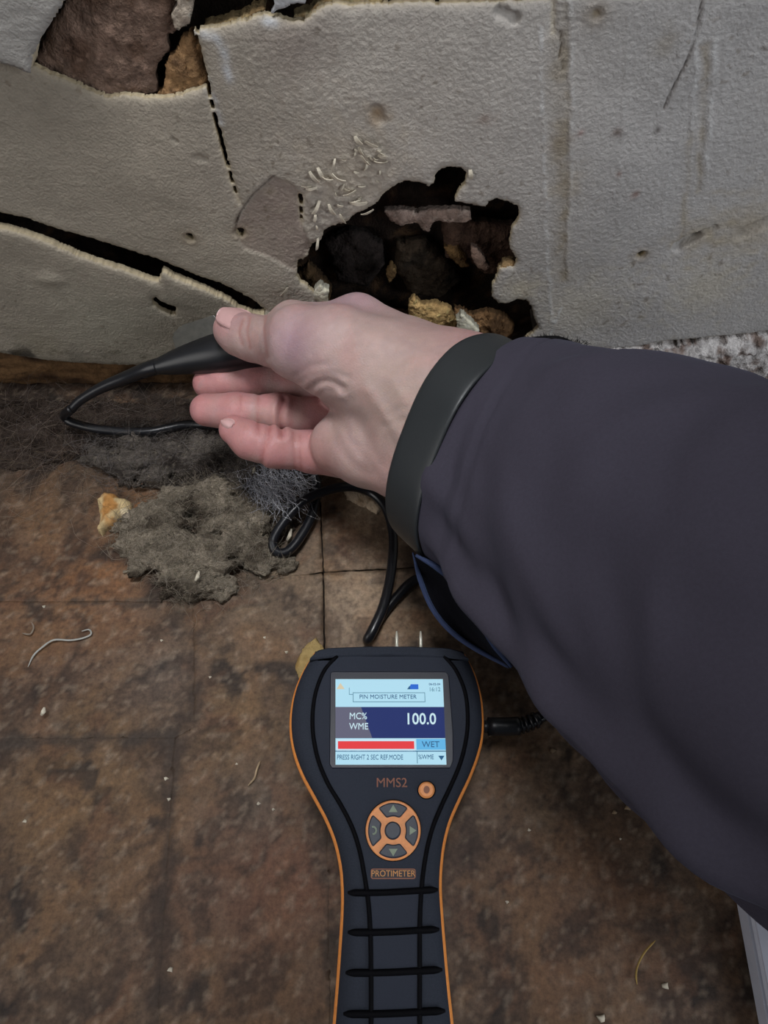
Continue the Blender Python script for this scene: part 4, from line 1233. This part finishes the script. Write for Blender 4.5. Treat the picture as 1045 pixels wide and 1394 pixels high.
# screen, drawn as flat lit blocks and lettering
bez = slab('screen_bezel', [(449, 918), (452, 914), (606, 914), (611, 920), (617, 1000), (617, 1036), (612, 1046), (452, 1046), (448, 1040)], ZM, ZM + .0010, M_GLASS, meter, 0.0003)
SZ = ZM + .0011


def E(name, r, g, b, s=1.0): return emit(name, c4(r, g, b), s)


E_PALE = E('lit_pale_blue', 176, 220, 238); E_NAVY = E('lit_navy', 34, 48, 104); E_GREY = E('lit_grey', 98, 98, 118); E_WHITE = E('lit_white', 196, 226, 240); E_RED = E('lit_red', 226, 62, 66)
E_SKY = E('lit_sky_blue', 98, 178, 226); E_INK = E('lit_ink', 92, 138, 160); E_DARK = E('lit_dark_ink', 48, 92, 132); E_TXT = E('lit_text', 200, 228, 238); E_BLUE = E('lit_blue', 46, 104, 206); E_AMBER = E('lit_amber', 214, 200, 170); E_TEAL = E('lit_teal', 40, 92, 130)
TL, TR, BR, BL = (456.5, 924.5), (602.5, 924.5), (607.5, 1041), (456.5, 1041)


def S(u, v):                            # screen fraction -> picture point on the screen's plane
    x = (TL[0] * (1 - u) + TR[0] * u) * (1 - v) + (BL[0] * (1 - u) + BR[0] * u) * v
    y = (TL[1] * (1 - u) + TR[1] * u) * (1 - v) + (BL[1] * (1 - u) + BR[1] * u) * v
    return x, y


def sblock(name, uv, lay, m, parent):
    return slab(name, [S(*p) for p in uv], SZ + .00012 * lay, SZ + .00012 * (lay + 1), m, parent)


def rect(a, b, c_, d): return [(a, b), (c_, b), (c_, d), (a, d)]


screen = sblock('screen', rect(0, 0, 1, 1), -1, E_PALE, meter); screen['label'] = 'lit colour screen'
sblock('screen_block', rect(0, .325, 1, .69), 0, E_NAVY, screen)
sblock('screen_block', [(0, .325), (.235, .325), (.335, .69), (0, .69)], 1, E_GREY, screen)
sblock('screen_block', rect(0.01, .70, .725, .84), 0, E_WHITE, screen)
sblock('screen_bar', rect(0.022, .725, .715, .815), 1, E_RED, screen)
sblock('screen_block', rect(.735, .70, 1, .825), 0, E_SKY, screen)
sblock('screen_line', rect(0, .836, 1, .846), 0, E_TEAL, screen)
sblock('screen_line', rect(.735, .846, .742, .985), 0, E_INK, screen)
for r_ in (rect(.16, .155, .83, .162), rect(.16, .262, .83, .269), rect(.16, .155, .166, .269), rect(.824, .155, .83, .269), rect(.125, .1, .13, .18), rect(.125, .175, .16, .182)):
    sblock('screen_line', r_, 0, E_INK, screen)
sblock('screen_icon', [(.70, .06), (.77, .06), (.77, .118), (.665, .118), (.69, .09)], 0, E_BLUE, screen)
sblock('screen_icon', [(.665, .118), (.69, .075), (.695, .118)], 1, E_TEAL, screen)
sblock('screen_icon', [(.045, .045), (.085, .115), (.01, .115)], 0, E_AMBER, screen)
sblock('screen_icon', [(.93, .895), (.985, .895), (.957, .95)], 0, E_TEAL, screen)


def text(body_, u, v, h, m, parent, xs=1.0, align='LEFT', place=None, zz=None, dz=0.00015, ang=0.0, name='lettering', bold=0.0):
    cu = bpy.data.curves.new(name, 'FONT'); cu.body = body_; cu.size = 1.0; cu.align_x = align; cu.align_y = 'CENTER'; cu.extrude = 0.03; cu.offset = bold; cu.resolution_u = 3
    tmp = bpy.data.objects.new(name, cu); COL.objects.link(tmp)
    dg = bpy.context.evaluated_depsgraph_get()
    me = bpy.data.meshes.new_from_object(tmp.evaluated_get(dg))
    bpy.data.objects.remove(tmp); bpy.data.curves.remove(cu)
    p = place if place is not None else S(u, v)
    z = zz if zz is not None else SZ + .0003
    w0 = onz(p[0], p[1], z); w1 = onz(p[0], p[1] - 10, z); k = np.linalg.norm(w1 - w0) / 10    # metres per picture pixel here
    co = np.empty(len(me.vertices) * 3); me.vertices.foreach_get('co', co); co = co.reshape(-1, 3)
    s_ = h * k / 0.70
    x, y = co[:, 0] * s_ * xs, co[:, 1] * s_
    ca, sa = math.cos(ang), math.sin(ang)
    co = np.stack([w0[0] + x * ca - y * sa, w0[1] + x * sa + y * ca, w0[2] + co[:, 2] / 0.03 * dz], 1)
    me.vertices.foreach_set('co', co.ravel()); me.materials.clear(); me.update(); me.name = name
    return link(name, me, m, parent)


text('PIN MOISTURE METER', .485, .208, 5.6, E_DARK, screen, 0.98, 'CENTER')
text('MC%', .125, .435, 8.8, E_TXT, screen, 0.90); text('WME', .125, .555, 8.8, E_TXT, screen, 0.90)
text('100.0', .925, .47, 15, E_TXT, screen, 0.90, 'RIGHT', bold=.012)
text('WET', .865, .765, 8, E_DARK, screen, 1.0, 'CENTER')
text('PRESS RIGHT 2 SEC REF.MODE', .012, .915, 6.6, E_TEAL, screen, 0.735)
text('%WME', .748, .912, 6.2, E_TEAL, screen, 0.82)
text('16:12', .975, .122, 5.4, E_INK, screen, 0.92, 'RIGHT'); text('06-02-04', .975, .06, 2.8, E_DARK, screen, 1.05, 'RIGHT')
FZ = ZM + .0007
text('MMS2', 0, 0, 12.5, M_BROWNINK, meter, 1.0, 'CENTER', place=(533, 1066), zz=FZ)

# power button, four way pad, maker's plate
def disc(cx_, cy_, rx, ry, n=40, a0=0, a1=360): return [(cx_ + rx * math.cos(math.radians(a0 + (a1 - a0) * k / n)), cy_ + ry * math.sin(math.radians(a0 + (a1 - a0) * k / n))) for k in range(n)]
slab('button_rim', disc(580.5, 1075.5, 12.6, 12.6), ZM, ZM + .0010, M_GROOVE, meter)
pw = slab('power_button', disc(580.5, 1075, 11, 11.2), ZM, ZM + .0022, M_ORANGE2, meter, 0.0006)
slab('power_symbol', disc(580.5, 1075, 4.2, 5.2, 20), ZM + .002, ZM + .0024, M_BROWNINK, pw)
pcx, pcy = 535, 1130.5
slab('pad_rim', disc(pcx, pcy, 38.5, 42.5, 64), ZM, ZM + .0009, M_GROOVE, meter)
pad = slab('button_pad', disc(pcx, pcy, 37.5, 41.2, 64), ZM, ZM + .0013, M_ORANGE2, meter, 0.0003)


def key(a0):
    out = []
    for k in range(13):
        a = math.radians(a0 - 36 + 72 * k / 12); out.append((pcx + 34.2 * math.cos(a), pcy + 37.8 * math.sin(a)))
    for k in range(9):
        a = math.radians(a0 + 30 - 60 * k / 8); out.append((pcx + 17.5 * math.cos(a), pcy + 19.5 * math.sin(a)))
    q = resample(np.array(out), 60, True)
    for _ in range(3): q = (np.roll(q, 1, 0) + 2 * q + np.roll(q, -1, 0)) / 4
    return q


ARW = {0: [(-4, -6), (5, 0), (-4, 6)], 90: [(-6, -4), (6, -4), (0, 6)], 270: [(-6, 4), (0, -6), (6, 4)]}
for a0 in (0, 90, 180, 270):
    kx = slab('arrow_key', key(a0), ZM + .001, ZM + .0022, M_KEY, meter, 0.0004)
    mx_, my_ = pcx + 26.5 * math.cos(math.radians(a0)), pcy + 29.0 * math.sin(math.radians(a0))
    if a0 in ARW:
        slab('arrow_mark', [(mx_ + a, my_ + b) for a, b in ARW[a0]], ZM + .0021, ZM + .0024, M_ARROW, kx)
    else:
        w3 = np.array([onz(mx_ - 1 + 4.5 * math.cos(t), my_ + 5 * math.sin(t), ZM + .0023) for t in np.linspace(-1.9, 1.7, 14)])
        V, Fc = tube(w3, .00032, 6); mesh('return_mark', V, Fc, M_ARROW, kx)
slab('centre_key', disc(pcx - 0.5, pcy, 11.2, 12.4, 36), ZM + .001, ZM + .0023, M_KEY, meter, 0.0005)
pl_ = slab('name_plate', rrect(504.5, 1182.5, 565.5, 1196.5, 3), ZM, ZM + .0009, M_BROWNINK, meter)
slab('plate_field', rrect(505.8, 1183.8, 564.2, 1195.2, 2.4), ZM + .0005, ZM + .0010, mat('plate_ink', c4(38, 34, 40), 0.6, noise=.1), pl_)
text('PROTIMETER', 0, 0, 8.4, mat('plate_gold', c4(176, 122, 60), 0.5, noise=.1), pl_, 0.96, 'CENTER', place=(535, 1189.5), zz=ZM + .00105)


# ------------------------------------------------------------------ lint, crumbs and litter on the floor
def fibres(name, polyF, n, L, zfun, cols, m=M_FIBRE, parent=None, wid=.00016, lift=.003, label=None, cat=None, seg=4, curl=1.0, kind='stuff', align=None):
    lo_ = polyF.min(0); hi_ = polyF.max(0)
    xy = RNG.uniform(lo_, hi_, (n * 3, 2)); xy = xy[sd_poly(xy[:, 0], xy[:, 1], polyF) < 0][:n]
    V = []; Fc = []; C = []
    zs = zfun(xy[:, 0], xy[:, 1])
    for (x, y), z in zip(xy, zs):
        a = RNG.uniform(0, 2 * math.pi) if align is None else align + RNG.normal() * 0.5
        el = RNG.normal() * 0.35; l = RNG.uniform(*L) / seg
        p = np.array([x, y, z + abs(RNG.normal()) * lift * 0.4 + .0002]); w = wid * RNG.uniform(.6, 1.4)
        col = np.array(cols[RNG.integers(0, len(cols))]) * RNG.uniform(.75, 1.2)
        o = len(V)
        for k in range(seg + 1):
            d = np.array([math.cos(a) * math.cos(el), math.sin(a) * math.cos(el), math.sin(el)])
            s_ = np.array([-math.sin(a), math.cos(a), 0]) * w * (1 - 0.6 * k / seg)
            V += [p - s_, p + s_, p + np.array([0, 0, w * 1.2])]; C += [col] * 3
            if k < seg:
                b = o + 3 * k
                Fc += [(b, b + 1, b + 4, b + 3), (b + 1, b + 2, b + 5, b + 4), (b + 2, b, b + 3, b + 5)]
            p = p + d * l; p[2] = max(p[2], 0.0004)
            a += RNG.normal() * 0.5 * curl; el += RNG.normal() * 0.35 * curl - 0.05
    o = mesh(name, np.array(V), Fc, m, parent, np.array(C), smooth=False)
    tag(o, label, cat, None, kind)
    return o


def clump(name, pts, hmax, edge, seed, colA, colB, label, cat, nf, fcols, box_step=0.0011, rough=1.0, lens=(.006, .016)):
    p = F(pts)
    rg = np.random.default_rng(seed)
    lo2, hi2 = p.min(0), p.max(0)
    c = rg.uniform(lo2, hi2, (900, 2)); sdv = sd_poly(c[:, 0], c[:, 1], p)
    keep = sdv < -0.003
    c = c[keep][:130]; sdv = sdv[keep][:130]
    h = box_step
    gx = np.arange(lo2[0] - .008, hi2[0] + .008, h); gy = np.arange(lo2[1] - .008, hi2[1] + .008, h); gz = np.arange(-.003, hmax + .010, h)
    X, Y, Z = np.meshgrid(gx, gy, gz, indexing='ij')
    n1 = fbm(X * 80, Y * 120, Z * 120, seed, 3, 0.6); n2 = fbm(X * 330, Y * 420, Z * 420, seed + 4, 2)
    D = np.full(X.shape, 1.0)
    for (x, y), e in zip(c, sdv):
        r = min(-e * 0.95, rg.uniform(.0030, .0095)); st = rg.uniform(0.65, 1.0); zc = rg.uniform(0.1, 0.65) * min(hmax, -e * 1.1)
        a = rg.normal() * 0.4; ca, sa = math.cos(a), math.sin(a)
        dx, dy = (X - x), (Y - y)
        d = np.sqrt(((dx * ca + dy * sa) * 0.62) ** 2 + ((-dx * sa + dy * ca) / st) ** 2 + ((Z - zc) * 1.25) ** 2) - r
        D = smin(D, d, .0011)
    D = D + 0.0038 * n1 + 0.0015 * rough * n2
    D = np.maximum(D, 0.0003 - Z)
    V, Q = surface_nets(D, np.array([gx[0], gy[0], gz[0]]), h)
    Q = fix_out(V, Q)
    m1 = fbm(V[:, 0] * 60, V[:, 1] * 60, V[:, 2] * 60, seed + 21, 4); k = sstep(-0.2, 0.5, fbm(V[:, 0] * 45, V[:, 1] * 80, V[:, 2] * 45, seed + 27, 4))[:, None]
    sp = sstep(0.45, 0.65, vnoise(V[:, 0] * 420, V[:, 1] * 420, V[:, 2] * 420, seed + 29))[:, None] * 0.45
    C = (srgb(*colA) * (1 - k) + srgb(*colB) * k) * (1 + 0.4 * m1[:, None])
    C = np.clip(C * (1 - sp) + srgb(150, 140, 124) * sp, 0.002, 1)
    o = mesh(name, V, Q, M_DUST, None, C)
    tag(o, label, cat)
    top = {}
    ix = np.clip(((V[:, 0] - gx[0]) / .003).astype(int), 0, 999); iy = np.clip(((V[:, 1] - gy[0]) / .003).astype(int), 0, 999)
    hm = np.zeros((1000, 1000)); np.maximum.at(hm, (ix, iy), V[:, 2])

    def zf(x, y):
        return hm[np.clip(((x - gx[0]) / .003).astype(int), 0, 999), np.clip(((y - gy[0]) / .003).astype(int), 0, 999)] + .0002
    grow = p + (p - p.mean(0)) * 0.10
    fibres('lint_fibres', grow, nf, lens, zf, [srgb(*q) for q in fcols], parent=o, lift=.0022, wid=.00008)
    return o


def drift(name, pts, hmax, edge, seed, colA, colB, label, cat, nf, fcols, box_step=0.0011, rough=1.0, lens=(.006, .016)):
    p = F(pts)

    def hf(U, V, inn):
        e = sstep(0, edge, inn + 0.003 * fbm(U * 130, V * 130, 0, seed + 2, 3))
        r = 1 - np.abs(fbm(U * 42 + 0.3 * fbm(U * 60, V * 60, 0, seed + 40, 2), V * 75, 0, seed, 3)) * 1.9
        return e * hmax * (0.20 + 0.80 * np.clip(r, 0, 1.0) ** 0.7) * (0.75 + 0.35 * fbm(U * 35, V * 35, 0, seed + 6, 2)) + 0.0016 * rough * fbm(U * 260, V * 320, 0, seed + 8, 4, 0.6) * e + 0.0006

    def cf(U, V, inn, H):
        n = fbm(U * 60, V * 60, 0, seed + 21, 4)[..., None]; k = sstep(-0.1, 0.6, fbm(U * 45, V * 80, 0, seed + 27, 4))[..., None]
        sp = sstep(0.45, 0.6, vnoise(U * 380, V * 380, 0, seed + 29))[..., None]
        c = (srgb(*colA) * (1 - k) + srgb(*colB) * k) * (1 + 0.35 * n)
        return np.clip(c * (1 - 0.12 * sp) + srgb(150, 140, 124) * 0.12 * sp, 0.002, 1)
    bb = (p[:, 0].min() - .004, p[:, 0].max() + .004, p[:, 1].min() - .004, p[:, 1].max() + .004)
    o = plate(name, [p], [], bb, box_step, hf, cf, 0.0008, floor3(0.0004), M_DUST, None, jit=0.0022, jscale=140, rim=colB, seed=seed)
    tag(o, label, cat)

    def zf(x, y):
        inn = -sd_poly(x, y, p)
        return np.maximum(hf(x[None], y[None], np.maximum(inn, 0)[None])[0], 0) + .0004
    grow = p + (p - p.mean(0)) * 0.10
    fibres('lint_fibres', grow, nf, lens, zf, [srgb(*q) for q in fcols], parent=o, lift=.0022, wid=.00010)
    return o


clump('lint_clump', [(166, 724), (178, 700), (205, 686), (240, 668), (290, 656), (335, 664), (376, 680), (396, 694), (388, 722), (372, 742), (392, 766), (376, 784), (352, 792), (320, 806), (280, 826), (240, 822), (222, 800), (204, 778), (176, 762), (156, 744)],
      0.017, 0.014, 901, (138, 128, 113), (70, 62, 53), 'thick grey-brown lint clump in front, nearest the meter, against the cable loop', 'lint', 1500, [(128, 119, 106), (106, 98, 86), (84, 76, 66), (140, 132, 120)])
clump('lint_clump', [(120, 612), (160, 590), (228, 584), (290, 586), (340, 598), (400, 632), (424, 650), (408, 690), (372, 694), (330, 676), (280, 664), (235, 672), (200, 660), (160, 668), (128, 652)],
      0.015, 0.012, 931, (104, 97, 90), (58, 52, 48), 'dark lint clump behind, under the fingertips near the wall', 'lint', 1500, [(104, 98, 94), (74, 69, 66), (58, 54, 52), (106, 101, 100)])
drift('dust_drift', [(-140, 548), (-40, 546), (60, 546), (140, 550), (240, 550), (330, 556), (360, 590), (300, 596), (220, 594), (150, 604), (110, 624), (40, 640), (-40, 640), (-160, 650)],
      0.006, 0.016, 951, (74, 64, 58), (46, 38, 34), 'low drift of dark dust lying along the foot of the wall', 'dust', 1500, [(86, 76, 68), (74, 64, 55), (62, 53, 46), (100, 92, 88)], rough=0.6, lens=(.012, .035))
webz = lambda x, y: 0.010 + 0.006 * np.sin(x * 90) + 0 * y
fibres('cobweb', F([(314, 626), (356, 622), (406, 638), (414, 654), (402, 682), (382, 692), (360, 688), (332, 672)], 0.012), 520, (.008, .020), webz, [srgb(200, 202, 210), srgb(160, 162, 172), srgb(226, 226, 230)], wid=.00009, lift=.006, label='pale cobweb hanging below the little finger over the lint', cat='cobweb', align=-1.2)
fibres('cobweb', F([(-20, 560), (60, 552), (150, 580), (200, 620), (150, 700), (60, 720), (-20, 700)]), 380, (.015, .045), lambda x, y: 0.001 + 0 * x, [srgb(108, 92, 78), srgb(92, 78, 64), srgb(122, 110, 100)], wid=.00007, lift=.004, label='thin hairy cobweb spread over the boards left of the lint', cat='cobweb')


def crumb(name, pts, h, col, col2, seed, label, cat, group=None, step=0.0009, z0=0.0004, jit=.0005, rise=.004, m=None):
    p = F(pts, z0)

    def hf(U, V, inn):
        return h * np.sqrt(np.clip(1 - (1 - np.clip(inn / rise, 0, 1)) ** 2, 0, 1)) * (0.8 + 0.35 * fbm(U * 140, V * 140, 0, seed, 3)) + 0.0002

    def cf(U, V, inn, H):
        k = sstep(-0.2, 0.5, fbm(U * 110, V * 110, 0, seed + 3, 3) + 0.6 * sstep(0.002, 0.006, inn) - 0.3)[..., None]
        return np.clip((srgb(*col) * (1 - k) + srgb(*col2) * k) * (1 + 0.15 * fbm(U * 300, V * 300, 0, seed + 5, 2)[..., None]), 0.003, 1)
    bb = (p[:, 0].min() - .002, p[:, 0].max() + .002, p[:, 1].min() - .002, p[:, 1].max() + .002)
    o = plate(name, [p], [], bb, step, hf, cf, 0.0004, floor3(z0), m or M_CRUMB, None, jit=jit, jscale=260, rim=col, seed=seed)
    return tag(o, label, cat, group)


crumb('foam_crumb', [(134, 684), (146, 675), (158, 676), (168, 682), (181, 686), (180, 698), (170, 708), (158, 718), (146, 722), (140, 732), (134, 724), (137, 704)], 0.007, (190, 168, 126), (168, 122, 70), 961, 'pale yellow and orange crumbly lump at the left end of the lint', 'crumb', step=.0007)
crumb('plaster_crumb', [(164, 694), (172, 690), (179, 698), (172, 706), (164, 702)], 0.0026, (206, 190, 158), (190, 168, 130), 963, 'small cream crumb sitting on the yellow lump', 'crumb', step=.0005, z0=.0072)
crumb('brown_crumb', [(180, 690), (196, 682), (214, 688), (221, 698), (206, 704), (186, 704)], 0.004, (128, 84, 48), (108, 66, 36), 965, 'rusty brown crumb between the yellow lump and the lint', 'crumb', step=.0007)
crumb('plaster_chip', [(402, 912), (405, 896), (412, 884), (422, 874), (430, 868), (440, 880), (446, 900), (430, 920), (410, 930)], 0.003, (158, 136, 90), (140, 114, 70), 967, 'yellowish chip poking out under the top left corner of the meter', 'chip', step=.0007)
crumb('plaster_chip', [(466, 664), (490, 668), (510, 680), (520, 694), (512, 700), (494, 690), (472, 680)], 0.003, (168, 150, 128), (130, 108, 84), 969, 'pale gritty chip under the arched cable', 'chip', step=.0007)
for i, (px, py, r, l) in enumerate([(58, 968, 4, 'upright cream splinter at the left edge of the floor'), (268, 784, 5, 'white splinter at the lower edge of the front lint clump'), (393, 728, 6, 'white twig inside the cable loop'), (345, 640, 4, 'white speck stuck in the lint beneath the little finger')]):
    z = 0.013 if i in (1, 3) else 0.004
    a = onz(px - r * .4, py + r * 1.3, z); b = onz(px + r * .6, py - r * 1.3, z + .002)
    V, Fc = tube(np.array([a, a * .6 + b * .4 + np.array([.0006, 0, .0005]), b]), [.0006, .0011, .0004], 7)
    tag(mesh('splinter', V, Fc, M_FLAKE), l, 'splinter')
for pts, rad, mcol, l in [([(38, 908), (46, 893), (58, 882), (74, 872), (96, 872), (112, 869), (124, 864), (122, 858), (112, 860)], .00045, (160, 160, 154), 'white frayed thread curling over the left floor boards'),
                          ([(30, 862), (42, 864), (46, 854), (44, 848)], .0004, (130, 118, 104), 'short grey curl of thread at the left edge'),
                          ([(354, 1036), (350, 1048), (346, 1060), (338, 1070)], .00045, (168, 146, 116), 'pale bent bristle left of the meter neck'),
                          ([(892, 1280), (878, 1294), (869, 1310), (865, 1328), (866, 1340)], .00038, (150, 124, 66), 'yellow curved bristle near the bottom right of the floor')]:
    c_ = crom(np.array([onz(a, b, rad + .0008) for a, b in pts]), 6)
    c_[:, 2] += 0.0008 * np.abs(np.sin(np.linspace(0, 5, len(c_))))
    V, Fc = tube(c_, np.interp(np.linspace(0, 1, len(c_)), [0, .1, .8, 1], [.3 * rad, rad, rad, .4 * rad]), 6)
    tag(mesh('thread' if 'thread' in l else 'bristle', V, Fc, mat('strand', c4(*mcol), 0.7, noise=.1)), l, 'thread' if 'thread' in l else 'bristle')
SPECK = {8: 'dull tan speck on the floor just below the plug, under the sleeve edge', 9: 'dull tan speck, left one of the pair beside the lower sleeve edge', 10: 'dull tan speck, right one of the pair beside the lower sleeve edge',
         11: 'pale speck beside the yellow curved bristle', 12: 'pale speck at the bottom edge between meter and white board', 4: 'pale speck lying lowest on the left floor boards', 17: 'tiny pale speck sitting by the yellow lump',
         6: 'small pale speck right above the yellowish chip at the meter corner', 16: 'small pale speck nearest the left edge of the floor, low down', 18: 'small pale speck on the board seam above the white frayed thread'}
for k, (px, py, r) in enumerate([(230, 1088, 3), (226, 1060, 3.5), (352, 1094, 3), (322, 1040, 2), (232, 1320, 4), (360, 868, 2.5), (390, 888, 3), (220, 872, 2.5), (752, 1022, 5), (836, 1106, 4), (854, 1100, 5), (905, 1342, 5), (818, 1386, 6), (690, 1228, 2.5), (844, 1142, 2), (720, 1130, 2.5), (34, 1118, 3), (150, 702, 2), (60, 826, 3), (286, 922, 2.5), (372, 1102, 2.5)]):
    q = onz(px, py)
    R_ = r * 0.28 / FPX
    V = []; Fc = []
    n, mm = 7, 4
    V.append(q + np.array([0, 0, R_ * .9]))
    for i in range(1, mm):
        for j in range(n):
            a = 2 * math.pi * j / n; e = math.pi / 2 * i / (mm - 1)
            rr = R_ * math.sin(e) * (1 + 0.3 * math.sin(3 * a + k)) ; V.append(q + np.array([rr * math.cos(a), rr * math.sin(a) * .8, R_ * .9 * math.cos(e) + .0001]))
    for j in range(n):
        Fc.append((0, 1 + j, 1 + (j + 1) % n))
        for i in range(mm - 2):
            a, b = 1 + i * n + j, 1 + i * n + (j + 1) % n
            Fc.append((a, a + n, b + n, b))
    Fc.append(tuple(1 + (mm - 2) * n + j for j in range(n - 1, -1, -1)))
    lab = SPECK.get(k, 'tiny pale plaster speck scattered on the brown floor boards')
    tag(mesh('plaster_speck', V, Fc, M_FLAKE if k not in (8, 9, 10) else mat('dull_speck', c4(140, 120, 96), .8, noise=.2)), lab, 'crumb', 'plaster specks on the floor')

# white painted board at the lower right
wb = bmesh.new()
q = [onz(1019, 1242, .012), onz(1049, 1400, .012)]
dv = (q[1] - q[0]) / np.linalg.norm(q[1] - q[0]); nv = np.array([-dv[1], dv[0], 0])
if nv[0] < 0: nv = -nv
base = [q[0] - dv * .02, q[1] + dv * .25, q[1] + dv * .25 + nv * .10, q[0] - dv * .02 + nv * .10]
lo_ = [wb.verts.new((p[0], p[1], .0006)) for p in base]; hi_ = [wb.verts.new((p[0], p[1], .012)) for p in base]
wb.faces.new(lo_); wb.faces.new(hi_)
for k in range(4): wb.faces.new((lo_[k], lo_[(k + 1) % 4], hi_[(k + 1) % 4], hi_[k]))
bmesh.ops.recalc_face_normals(wb, faces=wb.faces[:]); bmesh.ops.bevel(wb, geom=wb.edges[:], offset=0.002, segments=3, affect='EDGES')
me = bpy.data.meshes.new('white_board'); wb.to_mesh(me); wb.free()
tag(link('white_board', me, M_WHITE), 'white painted board edge at the bottom right corner under the sleeve', 'board')
